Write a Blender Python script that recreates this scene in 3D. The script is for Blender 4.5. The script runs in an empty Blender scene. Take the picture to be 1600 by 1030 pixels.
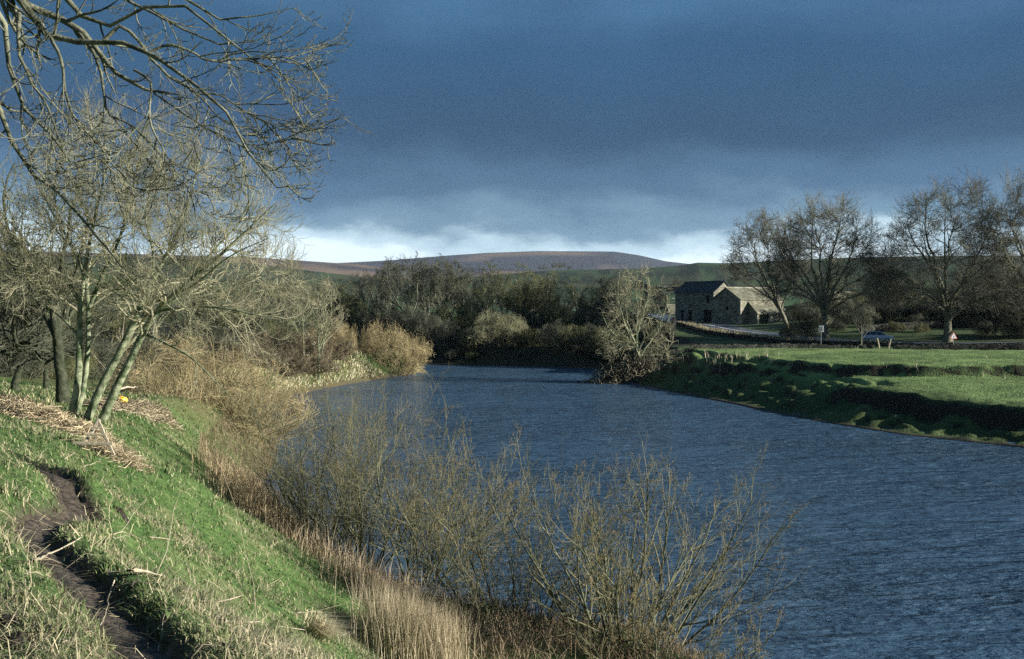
import bpy, math, random
import numpy as np
from mathutils import Vector, Euler

# ---------------------------------------------------------------- camera, sky, sun, exposure
SC = bpy.context.scene
COL = SC.collection
CAM_Z = 7.8
PITCH = math.atan(35.0 / 1700.0)
cam_data = bpy.data.cameras.new('camera')
cam_data.sensor_width = 36.0
cam_data.lens = 1700.0 / 1600.0 * 36.0
cam_data.clip_start = 0.1
cam_data.clip_end = 30000.0
cam = bpy.data.objects.new('camera', cam_data)
COL.objects.link(cam)
cam.location = (0, 0, CAM_Z)
cam.rotation_euler = (math.radians(90) - PITCH, 0, 0)
SC.camera = cam

SUN_AZ = math.radians(101.0)      # clockwise from +Y
SUN_EL = math.radians(15.5)
SUN_DIR = Vector((math.sin(SUN_AZ) * math.cos(SUN_EL), math.cos(SUN_AZ) * math.cos(SUN_EL), math.sin(SUN_EL)))
sun_data = bpy.data.lights.new('sun', 'SUN')
sun_data.energy = 5.0
sun_data.angle = math.radians(0.5)
sun_data.color = (1.0, 0.96, 0.86)
sun = bpy.data.objects.new('sun', sun_data)
COL.objects.link(sun)
sun.rotation_euler = SUN_DIR.to_track_quat('Z', 'Y').to_euler()
sun.location = (60, -40, 80)

world = bpy.data.worlds.new('World')
SC.world = world
world.use_nodes = True
wn = world.node_tree
wn.nodes.clear()
W = wn.nodes.new
wl = wn.links.new
w_out = W('ShaderNodeOutputWorld')
w_bg = W('ShaderNodeBackground')
w_bg.inputs['Strength'].default_value = 0.1
w_sky = W('ShaderNodeTexSky')
w_sky.sky_type = 'NISHITA'
w_sky.sun_disc = False
w_sky.sun_elevation = SUN_EL
w_sky.sun_rotation = SUN_AZ
w_tc = W('ShaderNodeTexCoord')
w_sep = W('ShaderNodeSeparateXYZ')
wl(w_tc.outputs['Generated'], w_sep.inputs[0])
# storm cloud: colour by height above the horizon, its lower edge ragged by wide noise
w_map = W('ShaderNodeMapping')
w_map.inputs['Scale'].default_value = (1.0, 1.0, 2.6)
wl(w_tc.outputs['Generated'], w_map.inputs['Vector'])
w_n1 = W('ShaderNodeTexNoise')
w_n1.inputs['Scale'].default_value = 5.0
w_n1.inputs['Detail'].default_value = 7.0
w_n1.inputs['Roughness'].default_value = 0.56
wl(w_map.outputs[0], w_n1.inputs['Vector'])
w_m1 = W('ShaderNodeMath'); w_m1.operation = 'SUBTRACT'; w_m1.inputs[1].default_value = 0.5
wl(w_n1.outputs['Fac'], w_m1.inputs[0])
w_amp = W('ShaderNodeMath'); w_amp.operation = 'MULTIPLY'; w_amp.inputs[1].default_value = 0.12
wl(w_m1.outputs[0], w_amp.inputs[0])
w_add = W('ShaderNodeMath'); w_add.operation = 'ADD'
wl(w_sep.outputs['Z'], w_add.inputs[0]); wl(w_amp.outputs[0], w_add.inputs[1])
w_ramp = W('ShaderNodeValToRGB')
w_ramp.color_ramp.interpolation = 'EASE'
el = w_ramp.color_ramp.elements
SKY_STOPS = [
    (0.00, (1.00, 1.20, 1.30)),
    (0.048, (0.98, 1.18, 1.28)),
    (0.062, (0.55, 0.76, 0.90)),
    (0.078, (0.155, 0.300, 0.45)),
    (0.108, (0.052, 0.146, 0.285)),
    (0.160, (0.011, 0.066, 0.165)),
    (0.225, (0.015, 0.086, 0.195)),
    (0.295, (0.048, 0.147, 0.292)),
    (0.42, (0.042, 0.134, 0.250)),
    (0.65, (0.027, 0.086, 0.170)),  # unseen overhead cloud made darker to lower the ambient light
    (1.0, (0.027, 0.086, 0.170)),
]
while len(el) < len(SKY_STOPS):
    el.new(0.5)
EXPO = 1.0
for e_, (p_, c_) in zip(el, SKY_STOPS):
    e_.position = p_
    e_.color = (c_[0], c_[1], c_[2], 1)
wl(w_add.outputs[0], w_ramp.inputs[0])
# soft mottling of the cloud base
w_n2 = W('ShaderNodeTexNoise')
w_n2.inputs['Scale'].default_value = 2.6
w_n2.inputs['Detail'].default_value = 5.0
wl(w_map.outputs[0], w_n2.inputs['Vector'])
w_mr = W('ShaderNodeMapRange')
w_mr.inputs['From Min'].default_value = 0.25; w_mr.inputs['From Max'].default_value = 0.75
w_mr.inputs['To Min'].default_value = 4.4; w_mr.inputs['To Max'].default_value = 5.8
wl(w_n2.outputs['Fac'], w_mr.inputs['Value'])
w_mul = W('ShaderNodeVectorMath'); w_mul.operation = 'SCALE'
wl(w_ramp.outputs['Color'], w_mul.inputs[0]); wl(w_mr.outputs['Result'], w_mul.inputs['Scale'])
w_mix = W('ShaderNodeMix'); w_mix.data_type = 'RGBA'
w_mix.inputs['Factor'].default_value = 0.96
wl(w_sky.outputs['Color'], w_mix.inputs[6]); wl(w_mul.outputs[0], w_mix.inputs[7])
wl(w_mix.outputs[2], w_bg.inputs['Color'])
wl(w_bg.outputs[0], w_out.inputs[0])

SC.view_settings.view_transform = 'Standard'
SC.view_settings.look = 'None'
SC.view_settings.gamma = 1.0
SC.view_settings.use_curve_mapping = False
SC.view_settings.exposure = EXPO
SC.render.engine = 'CYCLES'
SC.cycles.max_bounces = 5
SC.cycles.diffuse_bounces = 2
SC.cycles.volume_bounces = 0
SC.cycles.use_denoising = False
SC.cycles.sample_clamp_direct = 1.5
SC.cycles.sample_clamp_indirect = 1.0

# ---------------------------------------------------------------- numeric helpers
RNG = np.random.default_rng(7)

_perm = np.random.default_rng(99).permutation(4096)
_grad = np.random.default_rng(98).uniform(0, 2 * math.pi, 4096)
_gx, _gy = np.cos(_grad), np.sin(_grad)

def perlin(x, y):
    xi = np.floor(x).astype(np.int64); yi = np.floor(y).astype(np.int64)
    xf = x - xi; yf = y - yi
    u = xf * xf * xf * (xf * (xf * 6 - 15) + 10)
    v = yf * yf * yf * (yf * (yf * 6 - 15) + 10)
    def g(ix, iy, dx, dy):
        h = _perm[(_perm[ix & 4095] + iy) & 4095]
        return _gx[h] * dx + _gy[h] * dy
    a = g(xi, yi, xf, yf); b = g(xi + 1, yi, xf - 1, yf)
    c = g(xi, yi + 1, xf, yf - 1); d = g(xi + 1, yi + 1, xf - 1, yf - 1)
    return (a + (b - a) * u) * (1 - v) + (c + (d - c) * u) * v

def fbm(x, y, octaves=4, gain=0.5):
    s = np.zeros_like(x, dtype=float); a = 1.0
    for k in range(octaves):
        s += a * perlin(x * 2 ** k + 17.3 * k, y * 2 ** k - 9.1 * k)
        a *= gain
    return s

def sstep(a, b, x):
    t = np.clip((x - a) / (b - a), 0, 1)
    return t * t * (3 - 2 * t)

# ---------------------------------------------------------------- the lie of the land
SHORE_NEAR = [(14, -30), (11, -5), (8, 8), (5.5, 16), (4.6, 21.5), (3.0, 24.6), (0.2, 26.4), (-1.8, 27.6), (-4, 30), (-6.5, 35), (-9, 40), (-11, 47),
              (-12, 54), (-13.2, 60), (-17, 67), (-20, 77), (-20.3, 90), (-18, 105), (-14, 120), (-10.3, 131), (-12, 138), (-22, 141),
              (-50, 143), (-90, 140)]
SHORE_FAR = [(-90, 152), (-50, 154), (-25, 151), (-10, 147.5), (0, 144), (10.5, 138)]
SHORE_RIGHT = [(11.5, 128), (12.9, 108.7), (15.2, 98), (18, 87.2), (19.4, 80), (21.4, 72.9), (24.2, 66), (28.4, 60.3), (36, 50), (45, 35), (52, 15), (60, -30)]
RIVER = np.array(SHORE_NEAR + SHORE_FAR + SHORE_RIGHT, float)
N_NEAR, N_FAR = len(SHORE_NEAR), len(SHORE_FAR)

def river_dist(x, y):
    """signed distance to the river's edge (positive on land) and the side: 0 near/left bank, 1 far bank, 2 right bank"""
    n = len(RIVER)
    best = np.full(x.shape, 1e9); side = np.zeros(x.shape, int)
    inside = np.zeros(x.shape, bool)
    for i in range(n):
        ax, ay = RIVER[i]; bx, by = RIVER[(i + 1) % n]
        dx, dy = bx - ax, by - ay
        t = np.clip(((x - ax) * dx + (y - ay) * dy) / (dx * dx + dy * dy), 0, 1)
        d = np.hypot(x - ax - t * dx, y - ay - t * dy)
        m = d < best
        best = np.where(m, d, best)
        s = 0 if i < N_NEAR - 1 else (1 if i < N_NEAR + N_FAR - 1 else 2)
        side = np.where(m, s, side)
        cond = (ay > y) != (by > y)
        with np.errstate(divide='ignore', invalid='ignore'):
            xx = ax + (y - ay) * dx / dy if dy != 0 else np.full(x.shape, 1e9)
        inside ^= cond & (x < xx)
    return np.where(inside, -best, best), side

LAND = np.array([
    (0, 0, 6.2), (-3, 3, 6.1), (3, 3, 5.8), (-1.9, 5.7, 6.0), (-2.5, 6.7, 5.95), (-3.25, 7.9, 5.9), (-4, 9.2, 5.85), (-4.9, 11.2, 5.75),
    (-5.6, 14.1, 5.6), (-7, 16, 5.5), (-8.7, 23, 4.8), (-11.8, 30, 4.8), (-14.1, 30, 5.0), (-18.8, 40, 4.9), (-11.3, 35, 4.0),
    (-10.2, 37, 3.0), (-8.5, 36, 1.5), (-7, 32, 1.2), (-4.6, 26.3, 1.2), (-2.2, 20.4, 0.9), (-5.7, 19.3, 3.6), (-3.06, 13, 3.8),
    (-5.3, 14.9, 5.0), (-7.2, 24.5, 3.9), (1, 10, 3.0), (3, 16, 0.6), (-6, 4, 6.3), (-10, 10, 6.2), (-20, 20, 6), (-30, 40, 5),
    (-30, 60, 4.2), (-40, 80, 3.8), (-25, 100, 3), (-25, 125, 2.6), (-60, 120, 3.5), (-20, 60, 2.6), (-24, 80, 2.0), (-60, 200, 4),
    (0, 160, 2.2), (0, 220, 4), (-30, 165, 3), (-60, 20, 6), (-15, 50, 3.6), (-100, 100, 5),
    (25, 80, 3.0), (40, 84, 3.2), (60, 90, 3.3), (30, 100, 3.15), (20, 115, 3.1), (16, 125, 3.0), (40, 122, 3.1), (70, 120, 3.1),
    (100, 120, 3.2), (60, 135, 2.5), (60, 142, 2.5), (42, 155, 3.2), (60, 155, 3.4), (70, 175, 5.5), (50, 175, 5), (80, 200, 9),
    (36.6, 178, 3.82), (35.3, 200, 4.62), (32.5, 230, 5.1), (38.8, 150, 2.8), (45, 205, 4.3), (43, 215, 4.5), (41, 222, 4.7),
    (18, 150, 2.8), (20, 180, 3.5), (20, 240, 5), (100, 160, 5), (120, 220, 10), (60, 240, 8), (45, 60, 3.1), (70, 50, 3.2), (30, 72, 2.9),
    (200, 100, 4), (200, 200, 12), (-150, 200, 8), (-150, 50, 7), (150, 0, 4), (0, -60, 6), (-100, -50, 7), (100, -60, 4), (0, 300, 6),
    (150, 320, 16), (-150, 320, 9), (60, 320, 9)], float)

def _tps_fit(P):
    n = len(P)
    d = np.hypot(P[:, None, 0] - P[None, :, 0], P[:, None, 1] - P[None, :, 1])
    K = d + 0.0
    A = np.zeros((n + 3, n + 3))
    A[:n, :n] = -K - np.eye(n) * 0.15
    A[:n, n] = 1; A[:n, n + 1:] = P[:, :2]
    A[n, :n] = 1; A[n + 1:, :n] = P[:, :2].T
    b = np.zeros(n + 3); b[:n] = P[:, 2]
    return np.linalg.solve(A, b)
_TPS = _tps_fit(LAND)

def land(x, y):
    out = _TPS[len(LAND)] + _TPS[len(LAND) + 1] * x + _TPS[len(LAND) + 2] * y
    for (px, py, _), w in zip(LAND, _TPS):
        out = out - w * np.hypot(x - px, y - py)
    return out

PATH = np.array([(-1.2, 3.6), (-1.55, 4.8), (-1.98, 5.9), (-2.5, 6.8), (-3.15, 7.9), (-3.75, 8.8), (-4.3, 9.7), (-4.75, 10.8), (-4.95, 11.9),
                 (-5.15, 12.9), (-5.7, 13.8), (-6.3, 14.5), (-7.1, 15.3), (-8.2, 16.2)], float)

def path_dist(x, y):
    best = np.full(x.shape, 1e9); sgn = np.zeros(x.shape)
    for i in range(len(PATH) - 1):
        ax, ay = PATH[i]; bx, by = PATH[i + 1]
        dx, dy = bx - ax, by - ay
        t = np.clip(((x - ax) * dx + (y - ay) * dy) / (dx * dx + dy * dy), 0, 1)
        ex, ey = x - ax - t * dx, y - ay - t * dy
        d = np.hypot(ex, ey)
        m = d < best
        best = np.where(m, d, best)
        sgn = np.where(m, np.sign(ex * dy - ey * dx), sgn)      # + on the right of the path
    return best, sgn

STEP2 = [(14, 118), (19, 106), (24, 95), (28.5, 88.5), (33, 86.5), (39.5, 84.5), (46, 82), (60, 76), (90, 70)]
def step_dist(x, y):
    best = np.full(x.shape, 1e9); sg = np.zeros(x.shape)
    for (ax, ay), (bx, by) in zip(STEP2[:-1], STEP2[1:]):
        dx, dy = bx - ax, by - ay
        t = np.clip(((x - ax) * dx + (y - ay) * dy) / (dx * dx + dy * dy), 0, 1)
        ex, ey = x - ax - t * dx, y - ay - t * dy
        d = np.hypot(ex, ey); m = d < best
        best = np.where(m, d, best); sg = np.where(m, np.sign(dx * ey - dy * ex), sg)
    return best * sg          # + beyond (field side)

# far ridges: (distance, half width, [(pixel column, pixel row of the skyline)])
RIDGES = [
    (6800, 2300, [(-900, 430), (0, 425), (300, 415), (500, 413), (600, 408), (700, 400), (760, 396), (840, 393), (960, 394), (1000, 400), (1040, 409), (1075, 413), (1200, 418), (1600, 420), (2400, 425)]),
    (3600, 1100, [(-900, 380), (0, 392), (300, 400), (400, 403), (470, 408), (560, 414), (640, 424), (700, 421), (760, 420), (800, 421), (860, 424), (900, 430), (1000, 440), (1600, 440), (2400, 440)]),
    (1900, 600, [(-900, 385), (0, 398), (200, 402), (350, 408), (440, 418), (520, 428), (600, 436), (700, 436), (800, 428), (860, 423), (1000, 420), (1060, 416), (1090, 411), (1140, 412), (1200, 409), (1300, 404), (1450, 401), (1600, 400), (2400, 390)]),
    (800, 270, [(-900, 400), (0, 418), (200, 425), (400, 440), (600, 445), (800, 444), (950, 445), (1040, 452), (1090, 446), (1150, 437), (1240, 436), (1350, 430), (1500, 424), (1600, 420), (2400, 410)]),
]

def far_land(x, y):
    r = np.hypot(x, y)
    th = np.arctan2(x, np.maximum(y, 1e-6)); th = np.where(y < 0, np.sign(x) * 1.5, th)
    col = 800 + 1700 * np.tan(np.clip(th, -0.79, 0.79))
    z = 5.0 + 0.004 * np.clip(r - 300, 0, 800)
    for R0, wd, prof in RIDGES:
        p = np.array(prof, float)
        row = np.interp(col, p[:, 0], p[:, 1])
        dist_y = R0 * np.cos(np.clip(th, -0.79, 0.79))
        zr = CAM_Z + (480 - row) / 1700.0 * dist_y
        wob = fbm(x / (wd * 0.55), y / (wd * 0.55), 3)
        s = np.exp(-((r - R0) / (wd * 0.62)) ** 2)
        zr = zr * s * (1 + 0.10 * wob * (1 - s) * 2) + (1 - s) * 5
        z = np.maximum(z, zr)
    return z

def height(x, y):
    x = np.asarray(x, float); y = np.asarray(y, float)
    r = np.hypot(x, y)
    z = np.zeros(x.shape)
    near = r < 330
    if near.any():
        xn, yn = x[near], y[near]
        L = np.clip(land(xn, yn), 0.6, 30)
        d, side = river_dist(xn, yn)
        rn = r[near]
        # small relief everywhere
        L = L + 0.10 * fbm(xn / 3.1, yn / 3.1, 3) * sstep(4, 14, rn) + 0.035 * fbm(xn / 0.55, yn / 0.55, 3)
        zl = np.minimum(L, 0.10 + 0.85 * np.maximum(d, 0) + 0.15 * fbm(xn / 1.3, yn / 1.3, 3))
        # far bank: a low steep edge
        zf = 0.1 + (L - 0.1) * sstep(0, 5, d)
        # right bank: a slumped shelf, a bare face, a terrace, then the field
        dd = d + 0.7 * fbm(xn / 5.0, yn / 5.0, 2) + 0.25 * fbm(xn / 1.4, yn / 1.4, 2)
        near_end = 1 - sstep(76, 86, yn + 3 * fbm(xn / 6, yn / 6, 2))
        wx_ = xn + 0.8 * fbm(xn / 3, yn / 3, 2); wy_ = yn + 0.8 * fbm(xn / 3 + 40, yn / 3, 2)
        bil = np.abs(perlin(wx_ / 3.0 + 3, wy_ / 2.4)) * 2.0 + np.abs(perlin(wx_ / 1.5 + 11, wy_ / 1.3)) * 0.8 - 0.45
        lump = 1.05 * bil + 0.05 * fbm(xn / 0.5, yn / 0.5, 2)
        sd = step_dist(xn, yn) + 0.6 * fbm(xn / 4.0 + 9, yn / 4.0, 3)
        top = L - 0.85 * (1 - sstep(-0.20, 0.30, sd)) - 0.15 * (1 - sstep(-6, 0, sd))
        top = top + 0.22 * fbm(xn / 8.0 + yn / 9, yn / 3.0, 3)
        # near end: lumpy shelf and a bare face
        toe = 0.05 + 0.06 * np.clip(dd, 0, 5) + lump * sstep(0.1, 1.6, d) * 0.72
        f1 = sstep(0, 1, (dd - 5.0) / 0.75)
        za = toe * (1 - f1) + top * f1 + 0.10 * fbm(xn / .9, yn / .9, 2) * f1 * (1 - sstep(0, 3, dd - 5.7))
        # farther on: the turf has slipped down in uneven steps
        wz = 9.0
        sw = np.clip(d / wz, 0, 1) * 4 + 0.75 * fbm(xn / 4.2, yn / 6.5, 3) * sstep(0.2, 2, d) * (1 - sstep(wz, wz + 2, d))
        fr = sw - np.floor(sw)
        st = np.clip((np.floor(sw) + sstep(0.62, 0.95, fr) * 0.85 + 0.15 * fr) / 4, 0, 1)
        zb = 0.08 + (top - 0.08) * st + 0.60 * lump * sstep(0.3, 2, d) * (1 - sstep(wz - 2, wz, d))
        zr = za * near_end + zb * (1 - near_end)
        zz = np.where(side == 0, zl, np.where(side == 1, zf, zr))
        zz = np.where(d < 0, np.maximum(-1.4, 0.05 + 0.6 * d), zz)
        # trodden path
        pd, sg = path_dist(xn, yn)
        wob = 0.085 * fbm(xn / 0.30, yn / 0.30, 3)
        hw = 0.165 + wob
        cut = (1 - sstep(hw * 0.8, hw + np.where(sg > 0, 0.10, 0.22), pd))
        lip = np.exp(-((pd - 0.42) / 0.16) ** 2) * np.where(sg > 0, 0.09, 0.01)
        zz = zz - 0.13 * cut + lip * (rn < 20)
        z[near] = zz
    if (r > 230).any():
        m = r > 230
        f = far_land(x[m], y[m])
        t = sstep(240, 325, r[m])
        z[m] = z[m] * (1 - t) + f * t
        mm = r >= 330
        z[mm] = far_land(x[mm], y[mm])
    return z

def hz(x, y):
    return float(height(np.array([x]), np.array([y]))[0])

def ray(px, py):
    v = Vector(((px - 800) / 1700.0, (515 - py) / 1700.0, -1.0))
    v.rotate(Euler((math.radians(90) - PITCH, 0, 0)))
    return v

def at(px, py, Y):
    """the point of the place seen in photo pixel (px, py) at distance Y north of the viewpoint"""
    v = ray(px, py)
    t = Y / v.y
    return np.array((v.x * t, Y, CAM_Z + v.z * t))

def ground_at(px, py, y0=3.0, y1=300.0):
    v = ray(px, py)
    ys = np.geomspace(y0, y1, 4000)
    t = ys / v.y
    xs = v.x * t; zs = CAM_Z + v.z * t
    g = height(xs, ys)
    k = np.argmax(zs <= g)
    return np.array((xs[k], ys[k], g[k]))

# ---------------------------------------------------------------- mesh helpers
def mk_mesh(name, V, quads=None, tris=None, col=None, smooth=True):
    me = bpy.data.meshes.new(name)
    V = np.asarray(V, np.float32)
    me.vertices.add(len(V)); me.vertices.foreach_set('co', V.ravel())
    q = np.zeros((0, 4), np.int32) if quads is None else np.asarray(quads, np.int32)
    t = np.zeros((0, 3), np.int32) if tris is None else np.asarray(tris, np.int32)
    nl = q.size + t.size
    me.loops.add(nl)
    me.loops.foreach_set('vertex_index', np.concatenate([q.ravel(), t.ravel()]).astype(np.int32))
    me.polygons.add(len(q) + len(t))
    ls = np.concatenate([np.arange(len(q)) * 4, q.size + np.arange(len(t)) * 3]).astype(np.int32)
    me.polygons.foreach_set('loop_start', ls)
    me.polygons.foreach_set('use_smooth', np.full(len(ls), bool(smooth)))
    me.update(calc_edges=True)
    if col is not None:
        a = me.color_attributes.new('Col', 'FLOAT_COLOR', 'POINT')
        c = np.ones((len(V), 4), np.float32); c[:, :3] = col
        a.data.foreach_set('color', c.ravel())
    return me

def link(name, me, mat=None, parent=None, **props):
    o = bpy.data.objects.new(name, me)
    COL.objects.link(o)
    if mat is not None and me is not None and len(me.materials) == 0:
        me.materials.append(mat)
    if parent is not None:
        o.parent = parent
    for k, v in props.items():
        o[k] = v
    return o

def thing(name, label, cat, loc=(0, 0, 0), rotz=0, group=None, scale=None):
    o = bpy.data.objects.new(name, None)
    o.empty_display_size = 0.3
    COL.objects.link(o)
    o.location = tuple(float(c) for c in loc); o.rotation_euler = (0, 0, rotz)
    if scale is not None:
        o.scale = (scale, scale, scale) if np.isscalar(scale) else scale
    o['label'] = label; o['category'] = cat
    if group:
        o['group'] = group
    return o

def dup(root, loc, rotz, label, group=None, scale=None, mat=None):
    r = root.copy(); COL.objects.link(r)
    r.location = tuple(float(c) for c in loc); r.rotation_euler = (0, 0, rotz)
    if scale is not None:
        r.scale = (scale, scale, scale) if np.isscalar(scale) else scale
    r['label'] = label
    if group:
        r['group'] = group
    for ch in list(root.children):
        c = ch.copy(); COL.objects.link(c); c.parent = r
        for g in ch.children:
            d = g.copy(); COL.objects.link(d); d.parent = c
    return r

class Geo:
    def __init__(s):
        s.V = []; s.Q = []; s.T = []; s.C = []; s.n = 0
    def add(s, V, Q=None, T=None, C=None):
        V = np.asarray(V, float).reshape(-1, 3)
        if Q is not None and len(Q): s.Q.append(np.asarray(Q) + s.n)
        if T is not None and len(T): s.T.append(np.asarray(T) + s.n)
        s.V.append(V)
        if C is not None:
            s.C.append(np.broadcast_to(np.asarray(C, float), (len(V), 3)))
        s.n += len(V)
    def box(s, lo, hi, C=None, rot=0.0, at_=(0, 0, 0)):
        lo, hi = np.array(lo, float), np.array(hi, float)
        v = np.array([[(lo, hi)[i][0], (lo, hi)[j][1], (lo, hi)[k][2]] for i in (0, 1) for j in (0, 1) for k in (0, 1)])
        if rot:
            c, sn = math.cos(rot), math.sin(rot)
            v = np.stack([v[:, 0] * c - v[:, 1] * sn, v[:, 0] * sn + v[:, 1] * c, v[:, 2]], 1)
        v = v + np.array(at_, float)
        s.add(v, [[0, 1, 3, 2], [4, 6, 7, 5], [0, 4, 5, 1], [2, 3, 7, 6], [0, 2, 6, 4], [1, 5, 7, 3]], C=C)
    def mesh(s, name, smooth=True):
        return mk_mesh(name, np.concatenate(s.V), np.concatenate(s.Q) if s.Q else None, np.concatenate(s.T) if s.T else None,
                       np.concatenate(s.C) if s.C else None, smooth)

def norm(v):
    return v / np.maximum(np.linalg.norm(v, axis=-1, keepdims=True), 1e-9)

def tubes(geo, P, R, sides=3, C=None):
    """P (N, m, 3) centre lines, R (N, m) radii"""
    N, m, _ = P.shape
    if N == 0:
        return
    T = np.empty_like(P)
    T[:, 1:-1] = P[:, 2:] - P[:, :-2]; T[:, 0] = P[:, 1] - P[:, 0]; T[:, -1] = P[:, -1] - P[:, -2]
    T = norm(T)
    mean = norm(P[:, -1] - P[:, 0])
    ref = np.eye(3)[np.argmin(np.abs(mean), axis=1)][:, None, :]
    U = norm(np.cross(T, np.broadcast_to(ref, T.shape))); Vv = np.cross(T, U)
    a = np.arange(sides) * 2 * math.pi / sides
    ring = P[:, :, None, :] + R[:, :, None, None] * (np.cos(a)[None, None, :, None] * U[:, :, None, :] + np.sin(a)[None, None, :, None] * Vv[:, :, None, :])
    V = ring.reshape(-1, 3)
    base = (np.arange(N)[:, None, None] * m + np.arange(m - 1)[None, :, None]) * sides
    k = np.arange(sides)[None, None, :]; k2 = (np.arange(sides)[None, None, :] + 1) % sides
    Q = np.stack([base + k, base + k2, base + sides + k2, base + sides + k], -1).reshape(-1, 4)
    if C is not None:
        C = np.repeat(np.asarray(C, float).reshape(N, -1, 3), 1, 0)
        C = np.broadcast_to(C[:, :1, None, :], (N, m, sides, 3)).reshape(-1, 3)
    geo.add(V, Q, None, C)

def smooth_poly(pts, m):
    """resample a polyline with a Catmull-Rom curve to m points; extra columns ride along"""
    p = np.asarray(pts, float)
    q = np.vstack([2 * p[0] - p[1], p, 2 * p[-1] - p[-2]])
    out = []
    for i in range(1, len(q) - 2):
        for t in np.linspace(0, 1, 8, endpoint=False):
            a, b, c, d = q[i - 1], q[i], q[i + 1], q[i + 2]
            out.append(0.5 * ((2 * b) + (-a + c) * t + (2 * a - 5 * b + 4 * c - d) * t * t + (-a + 3 * b - 3 * c + d) * t ** 3))
    out.append(p[-1]); out = np.array(out)
    s = np.concatenate([[0], np.cumsum(np.linalg.norm(np.diff(out[:, :3], axis=0), axis=1))])
    u = np.linspace(0, s[-1], m)
    return np.stack([np.interp(u, s, out[:, k]) for k in range(out.shape[1])], 1)

def grow(rng, P, R, n, t0, t1, ang, lf, m, wig, trop, rf, tip=0.35, tdec=0.5, absL=None, rmin=0.0, env=None, bias=None):
    """children of the branches (P, R); n may be an array. trop: z pull per step, a number or a list over the steps"""
    N, mp, _ = P.shape
    n = np.broadcast_to(np.asarray(n), (N,))
    idx = np.repeat(np.arange(N), n)
    K = len(idx)
    if K == 0:
        return np.zeros((0, m, 3)), np.zeros((0, m)), idx
    start = np.cumsum(n) - n
    j = np.arange(K) - start[idx]
    t = t0 + (t1 - t0) * (j + rng.random(K)) / n[idx]
    f = t * (mp - 1); i0 = np.minimum(f.astype(int), mp - 2); fr = (f - i0)[:, None]
    base = P[idx, i0] * (1 - fr) + P[idx, i0 + 1] * fr
    rad = R[idx, i0] * (1 - fr[:, 0]) + R[idx, i0 + 1] * fr[:, 0]
    pdir = norm(P[idx, i0 + 1] - P[idx, i0])
    rnd = rng.normal(size=(K, 3))
    if bias is not None:
        rnd = rnd + np.asarray(bias)
    perp = norm(rnd - (rnd * pdir).sum(-1, keepdims=True) * pdir)
    a = np.radians(rng.uniform(ang[0], ang[1], K))[:, None]
    d = norm(np.cos(a) * pdir + np.sin(a) * perp)
    plen = np.linalg.norm(np.diff(P, axis=1), axis=-1).sum(1)[idx]
    L = (absL if absL is not None else lf * plen) * (1 - tdec * t) * rng.uniform(0.65, 1.25, K)
    out = np.empty((K, m, 3)); out[:, 0] = base
    step = (L / (m - 1))[:, None]
    for k in range(1, m):
        tr = trop[min(k - 1, len(trop) - 1)] if isinstance(trop, (list, tuple)) else trop
        d = norm(d + wig * rng.normal(size=(K, 3)) + np.array((0, 0, tr)))
        out[:, k] = out[:, k - 1] + d * step
    if env is not None:
        c, e = env
        q = (out - c) / e
        qn = np.linalg.norm(q, axis=-1, keepdims=True)
        u = q / np.maximum(qn, 1e-6)
        ph = float(np.sum(c)) * 3.7
        lum = 1 + 0.11 * np.sin(5.1 * u[..., :1] + 3.3 * u[..., 2:] + ph) + 0.09 * np.sin(7.7 * u[..., 1:2] - 5.2 * u[..., :1] + 2 * ph) + 0.05 * np.sin(11 * u[..., 2:] + 9 * u[..., 1:2])
        qn = qn / (lum * rng.uniform(0.84, 1.06, (K, 1, 1)))
        sc_ = np.linalg.norm(q, axis=-1, keepdims=True) / np.maximum(qn, 1e-6)
        lim = 0.92 + 0.12 * np.tanh((qn - 0.92) * 1.3)
        out = np.where(qn > 0.92, c + u * lim * sc_ * e, out)
    r0 = np.maximum(np.minimum(rad * rf, rad * 0.95), rmin)
    Rr = r0[:, None] * np.linspace(1, tip, m)[None, :]
    Rr = np.maximum(Rr, rmin * 0.55)
    return out, Rr, idx

# ---------------------------------------------------------------- materials
def new_mat(name):
    m = bpy.data.materials.new(name); m.use_nodes = True
    nt = m.node_tree
    b = nt.nodes['Principled BSDF']
    b.inputs['Specular IOR Level'].default_value = 0.25
    b.inputs['Roughness'].default_value = 0.85
    return m, nt, b

def noise_mat(name, ca, cb, scale=6.0, detail=4.0, rough=0.85, bump=0.0, bscale=None, stretch=None, spec=0.25, lo=0.35, hi=0.65, metal=0.0):
    m, nt, b = new_mat(name)
    N = nt.nodes.new; L = nt.links.new
    tc = N('ShaderNodeTexCoord'); mp = N('ShaderNodeMapping')
    L(tc.outputs['Object'], mp.inputs['Vector'])
    if stretch: mp.inputs['Scale'].default_value = stretch
    n = N('ShaderNodeTexNoise'); n.inputs['Scale'].default_value = scale; n.inputs['Detail'].default_value = detail
    L(mp.outputs[0], n.inputs['Vector'])
    r = N('ShaderNodeValToRGB'); r.color_ramp.elements[0].position = lo; r.color_ramp.elements[1].position = hi
    r.color_ramp.elements[0].color = (*ca, 1); r.color_ramp.elements[1].color = (*cb, 1)
    L(n.outputs['Fac'], r.inputs[0]); L(r.outputs[0], b.inputs['Base Color'])
    b.inputs['Roughness'].default_value = rough
    b.inputs['Specular IOR Level'].default_value = spec
    b.inputs['Metallic'].default_value = metal
    if bump:
        n2 = N('ShaderNodeTexNoise'); n2.inputs['Scale'].default_value = bscale or scale * 3; n2.inputs['Detail'].default_value = 5
        L(mp.outputs[0], n2.inputs['Vector'])
        bp = N('ShaderNodeBump'); bp.inputs['Strength'].default_value = bump; bp.inputs['Distance'].default_value = 0.05
        L(n2.outputs['Fac'], bp.inputs['Height']); L(bp.outputs[0], b.inputs['Normal'])
    return m

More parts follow.
